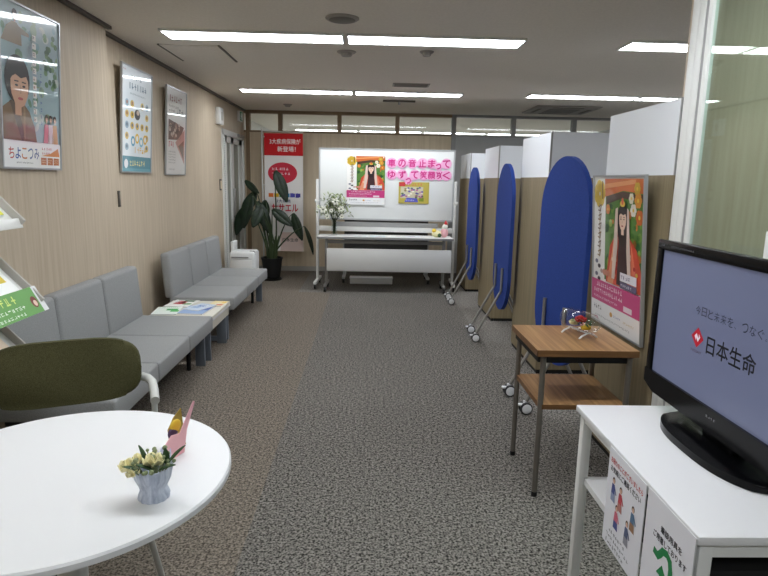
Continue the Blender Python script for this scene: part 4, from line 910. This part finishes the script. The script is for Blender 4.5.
# clear bottle of preserved flowers lying on a small stand
t = thing('flower_bottle', 'clear bottle of preserved flowers lying on the wooden table', 'ornament', (1.012, 2.705, 0.692), math.radians(-70)); t.scale = (1.15, 1.15, 1.15)
prof = [(0.004, -0.085), (0.036, -0.085), (0.042, -0.075), (0.042, 0.07), (0.030, 0.088), (0.018, 0.09), (0.018, 0.10), (0.004, 0.10)]
MB().lathe(prof, 28, (0, 0, 0.062), (0, PI/2, 0)).build('bottle', 'acrylic', t)
MB().sphere((-0.098, 0, 0.085), 0.011, 14).tube([(-0.083, 0, 0.075), (-0.095, 0, 0.083)], 0.005).build('stopper', 'acrylic', t)
b = MB()
for x in (-0.055, 0.055):
    for s in (-1, 1): b.tube([(x, 0, 0.022), (x, s*0.03, 0.012), (x, s*0.045, 0.002)], 0.004, 6)
b.tube([(-0.055, 0, 0.02), (0.055, 0, 0.02)], 0.003, 6); b.build('stand', 'white_lam', t)
for x, z, s, m in ((0.01, 0.075, 0.028, 'petal_red'), (0.045, 0.05, 0.024, 'petal_yellow'), (-0.03, 0.055, 0.024, 'petal_cream'), (0.03, 0.06, 0.018, 'petal_pink')):
    b = MB(); rose(b, (x, -0.006, z-0.015), s, x*30); b.build('flower', m, t, thick=0.0008)
b = MB(); r = random.Random(4)
for k in range(26): c = Vector((r.uniform(-0.03, 0.065), r.uniform(-0.022, 0.02), 0.045+r.uniform(0, 0.03))); b.leaf(c, c+Vector((r.uniform(-1, 1), r.uniform(-0.5, 0.5), r.uniform(-0.4, 0.7))).normalized()*0.024, 0.013, n=3)
b.build('greenery', 'dkleaf', t)

# ================================================================== TV TABLE AND TV
t = thing('tv_table', 'white metal-legged table under the television at front right', 'table', (0.68, 1.07, 0))
MB().bb(0, 0.53, 0, 0.72, 0.68, 0.70, 0.003).build('tabletop', 'white_lam', t)
MB().bb(0.02, 0.51, 0.015, 0.035, 0.645, 0.68).bb(0.02, 0.51, 0.685, 0.705, 0.645, 0.68).bb(0.015, 0.035, 0.035, 0.685, 0.655, 0.68).bb(0.495, 0.515, 0.035, 0.685, 0.655, 0.68).build('under_frame', 'white_paint', t, smooth=False)
for x in (0.012, 0.488):
    for y in (0.012, 0.678): MB().bb(x, x+0.03, y, y+0.03, 0, 0.68, 0.003).build('leg', 'white_paint', t)
MB().bb(0.03, 0.50, 0.03, 0.69, 0.445, 0.465).build('shelf', 'white_lam', t, smooth=False)
t = thing('recorder', 'black box on the shelf under the television table', 'video player', (0.96, 1.30, 0.465))
MB().bb(-0.22, 0.2, -0.19, 0.2, 0, 0.13, 0.004).build('case', 'matte_black', t); MB().bb(-0.18, 0.0, -0.194, -0.19, 0.03, 0.06).build('front_panel', 'gloss_black', t, smooth=False)
t = thing('yellow_folder', 'yellow folder beside the black box under the television table', 'folder', (1.12, 1.19, 0.596))
t.rotation_euler = (0, 0, 0.7); MB().bb(-0.06, 0.06, -0.1, 0.1, 0, 0.012).build('cover', 'yellow', t, smooth=False); MB().bb(-0.056, 0.062, -0.096, 0.096, 0.003, 0.009).build('papers', 'white_lam', t, smooth=False)
# notices
def notice(y, z0, w, h, label, art):
    t = thing('notice_sheet', label, 'notice', (0.676, y, z0), -PI/2, 'notices taped to the television table')
    MB().bb(-w/2, w/2, -0.001, 0.001, 0, h).build('sheet', 'white_lam', t, smooth=False)
    o = art.build('print', 'print', t); o.location = (0, -0.0012, 0); return t
A = Art(); w_, h_ = 0.215, 0.275
A.rect(-w_/2, 0, w_/2, h_, (232, 232, 238), 1)
A.text('お困りのことがございましたら', -0.092, 0.238, 0.095, 0.254, (200, 44, 40), 2, 0.022); A.text('お気軽にご連絡ください', -0.09, 0.214, 0.088, 0.231, (40, 40, 50), 2, 0.022)
for x, y, c1, c2 in ((-0.065, 0.165, (80, 90, 150), (150, 160, 190)), (-0.02, 0.16, (200, 80, 90), (190, 130, 120)), (0.055, 0.15, (90, 120, 150), (160, 120, 90)), (-0.035, 0.10, (214, 110, 130), (70, 80, 140)), (0.03, 0.095, (90, 100, 130), (150, 150, 160))):
    A.ell(x, y+0.03, 0.008, 0.009, (70, 50, 44), 2, 12); A.ell(x+0.001, y+0.028, 0.006, 0.007, (226, 186, 160), 3, 12); A.poly([(x-0.011, y-0.008), (x+0.012, y-0.008), (x+0.008, y+0.02), (x-0.008, y+0.02)], c1, 3); A.poly([(x-0.012, y-0.03), (x+0.016, y-0.03), (x+0.012, y-0.008), (x-0.011, y-0.008)], c2, 3); A.stroke([(x+0.008, y+0.015), (x+0.02, y-0.002)], 0.005, c1, 4)
A.marks(-0.07, 0.042, 0.07, 0.058, 1, (70, 70, 80), 2); A.marks(-0.085, 0.024, 0.085, 0.04, 1, (70, 70, 80), 2); A.marks(-0.085, 0.006, 0.07, 0.022, 1, (70, 70, 80), 2, 0.8)
notice(1.393, 0.42, w_, h_, 'white notice with small figures taped to left side of television table', A)
A = Art(); w_, h_ = 0.205, 0.285
A.rect(-w_/2, 0, w_/2, h_, (232, 232, 238), 1)
A.text('筆談用具を', -0.03, 0.215, 0.06, 0.232, (40, 40, 46), 2, 0.02); A.text('ご用意しております', -0.06, 0.19, 0.082, 0.207, (40, 40, 46), 2, 0.02)
Gn = (36, 132, 76)
U = lambda L: [(x*1.0+0.008, y+0.04) for x, y in L]
A.stroke(U([(-0.055, 0.118), (-0.04, 0.115), (-0.03, 0.125), (-0.02, 0.138), (-0.002, 0.142), (0.012, 0.134), (0.018, 0.115), (0.018, 0.09), (0.026, 0.06), (0.024, 0.03), (0.01, 0.015)]), 0.017, Gn, 2)
A.poly(U([(-0.018, 0.105), (-0.04, 0.075), (-0.024, 0.076)]), Gn, 2); A.poly(U([(-0.018, 0.105), (-0.024, 0.076), (-0.006, 0.078), (0.008, 0.08)]), Gn, 2); A.poly(U([(-0.024, 0.078), (-0.03, 0.03), (-0.01, 0.03), (-0.006, 0.079)]), Gn, 2)
notice(1.172, 0.412, w_, h_, 'white notice with green ear symbol taped to the television table', A)
# television
t = thing('television', 'black flat television on the white table, screen lit', 'television', (0.93, 1.46, 0.70), -PI/2+0.01)
MB().bb(-0.385, 0.385, 0.006, 0.055, 0.055, 0.53, 0.012).bb(-0.25, 0.25, 0.05, 0.085, 0.1, 0.42, 0.015).build('housing', 'black', t)
out = [(-0.39, 0.535), (0.39, 0.535), (0.392, 0.15), (0.36, 0.07), (0.2, 0.04), (-0.2, 0.04), (-0.36, 0.07), (-0.392, 0.15)]
b = MB().bb(-0.39, 0.39, -0.004, 0.012, 0.503, 0.535, 0.005).bb(-0.39, -0.357, -0.004, 0.012, 0.105, 0.51, 0.005).bb(0.357, 0.39, -0.004, 0.012, 0.105, 0.51, 0.005)
b.prism([(-0.39, 0.113), (0.39, 0.113), (0.388, 0.07), (0.33, 0.048), (-0.33, 0.048), (-0.388, 0.07)], 0.02, (0, 0.004, 0)); b.build('bezel', 'gloss_black', t)
A = Art(); A.rect(-0.358, 0.112, 0.358, 0.505, (108, 114, 142), 0)
tagl = '今日と未来を、つなぐ。'
for i, ch in enumerate(tagl):
    x = -0.150+i*0.0295
    if ch in '、。': A.text(ch, x, 0.346, x+0.006, 0.352, (46, 50, 70), 1)
    else: A.text(ch, x, 0.346, x+0.0235, 0.371, (46, 50, 70), 1)
lx, lz = -0.127, 0.282
A.poly([(lx-0.03, lz), (lx, lz-0.029), (lx+0.03, lz), (lx, lz+0.029)], (190, 28, 48), 1)
A.poly([(lx-0.014, lz+0.002), (lx-0.005, lz+0.012), (lx+0.006, lz-0.002), (lx+0.006, lz+0.012), (lx+0.014, lz+0.003), (lx+0.004, lz-0.012), (lx-0.006, lz+0.0), (lx-0.006, lz-0.010)], (226, 216, 226), 2)
A.text('NISSAY', lx-0.026, lz-0.044, lx+0.026, lz-0.036, (80, 60, 84), 1)
A.text('日本生命', -0.08, 0.25, 0.125, 0.302, (20, 22, 30), 1, 0.012)
o = A.build('screen', 'screen', t); o.location = (0, 0.003, 0)
A = Art(); A.marks(-0.03, 0.084, 0.03, 0.096, 1, (150, 150, 156), 0); A.marks(-0.36, 0.515, -0.32, 0.524, 1, (150, 150, 156), 0); A.marks(-0.30, 0.514, -0.16, 0.524, 1, (120, 120, 126), 0)
o = A.build('maker_marks', 'print', t); o.location = (0, -0.0075, 0)
MB().bb(-0.07, 0.07, 0.01, 0.06, 0.015, 0.12, 0.01).build('neck', 'gloss_black', t)
out = []
for k in range(48):
    a = 2*PI*k/48; ca, sa = math.cos(a), math.sin(a); out.append((0.235*math.copysign(abs(ca)**0.75, ca), 0.12*math.copysign(abs(sa)**0.9, sa)))
b = MB().prism(out, 0.02, (0, 0, 0), (PI/2, 0, 0), bev=0.006); bmesh.ops.translate(b.bm, vec=(0, 0.04, 0.0105), verts=b.bm.verts); b.build('stand_base', 'gloss_black', t)
bpy.context.view_layer.update()
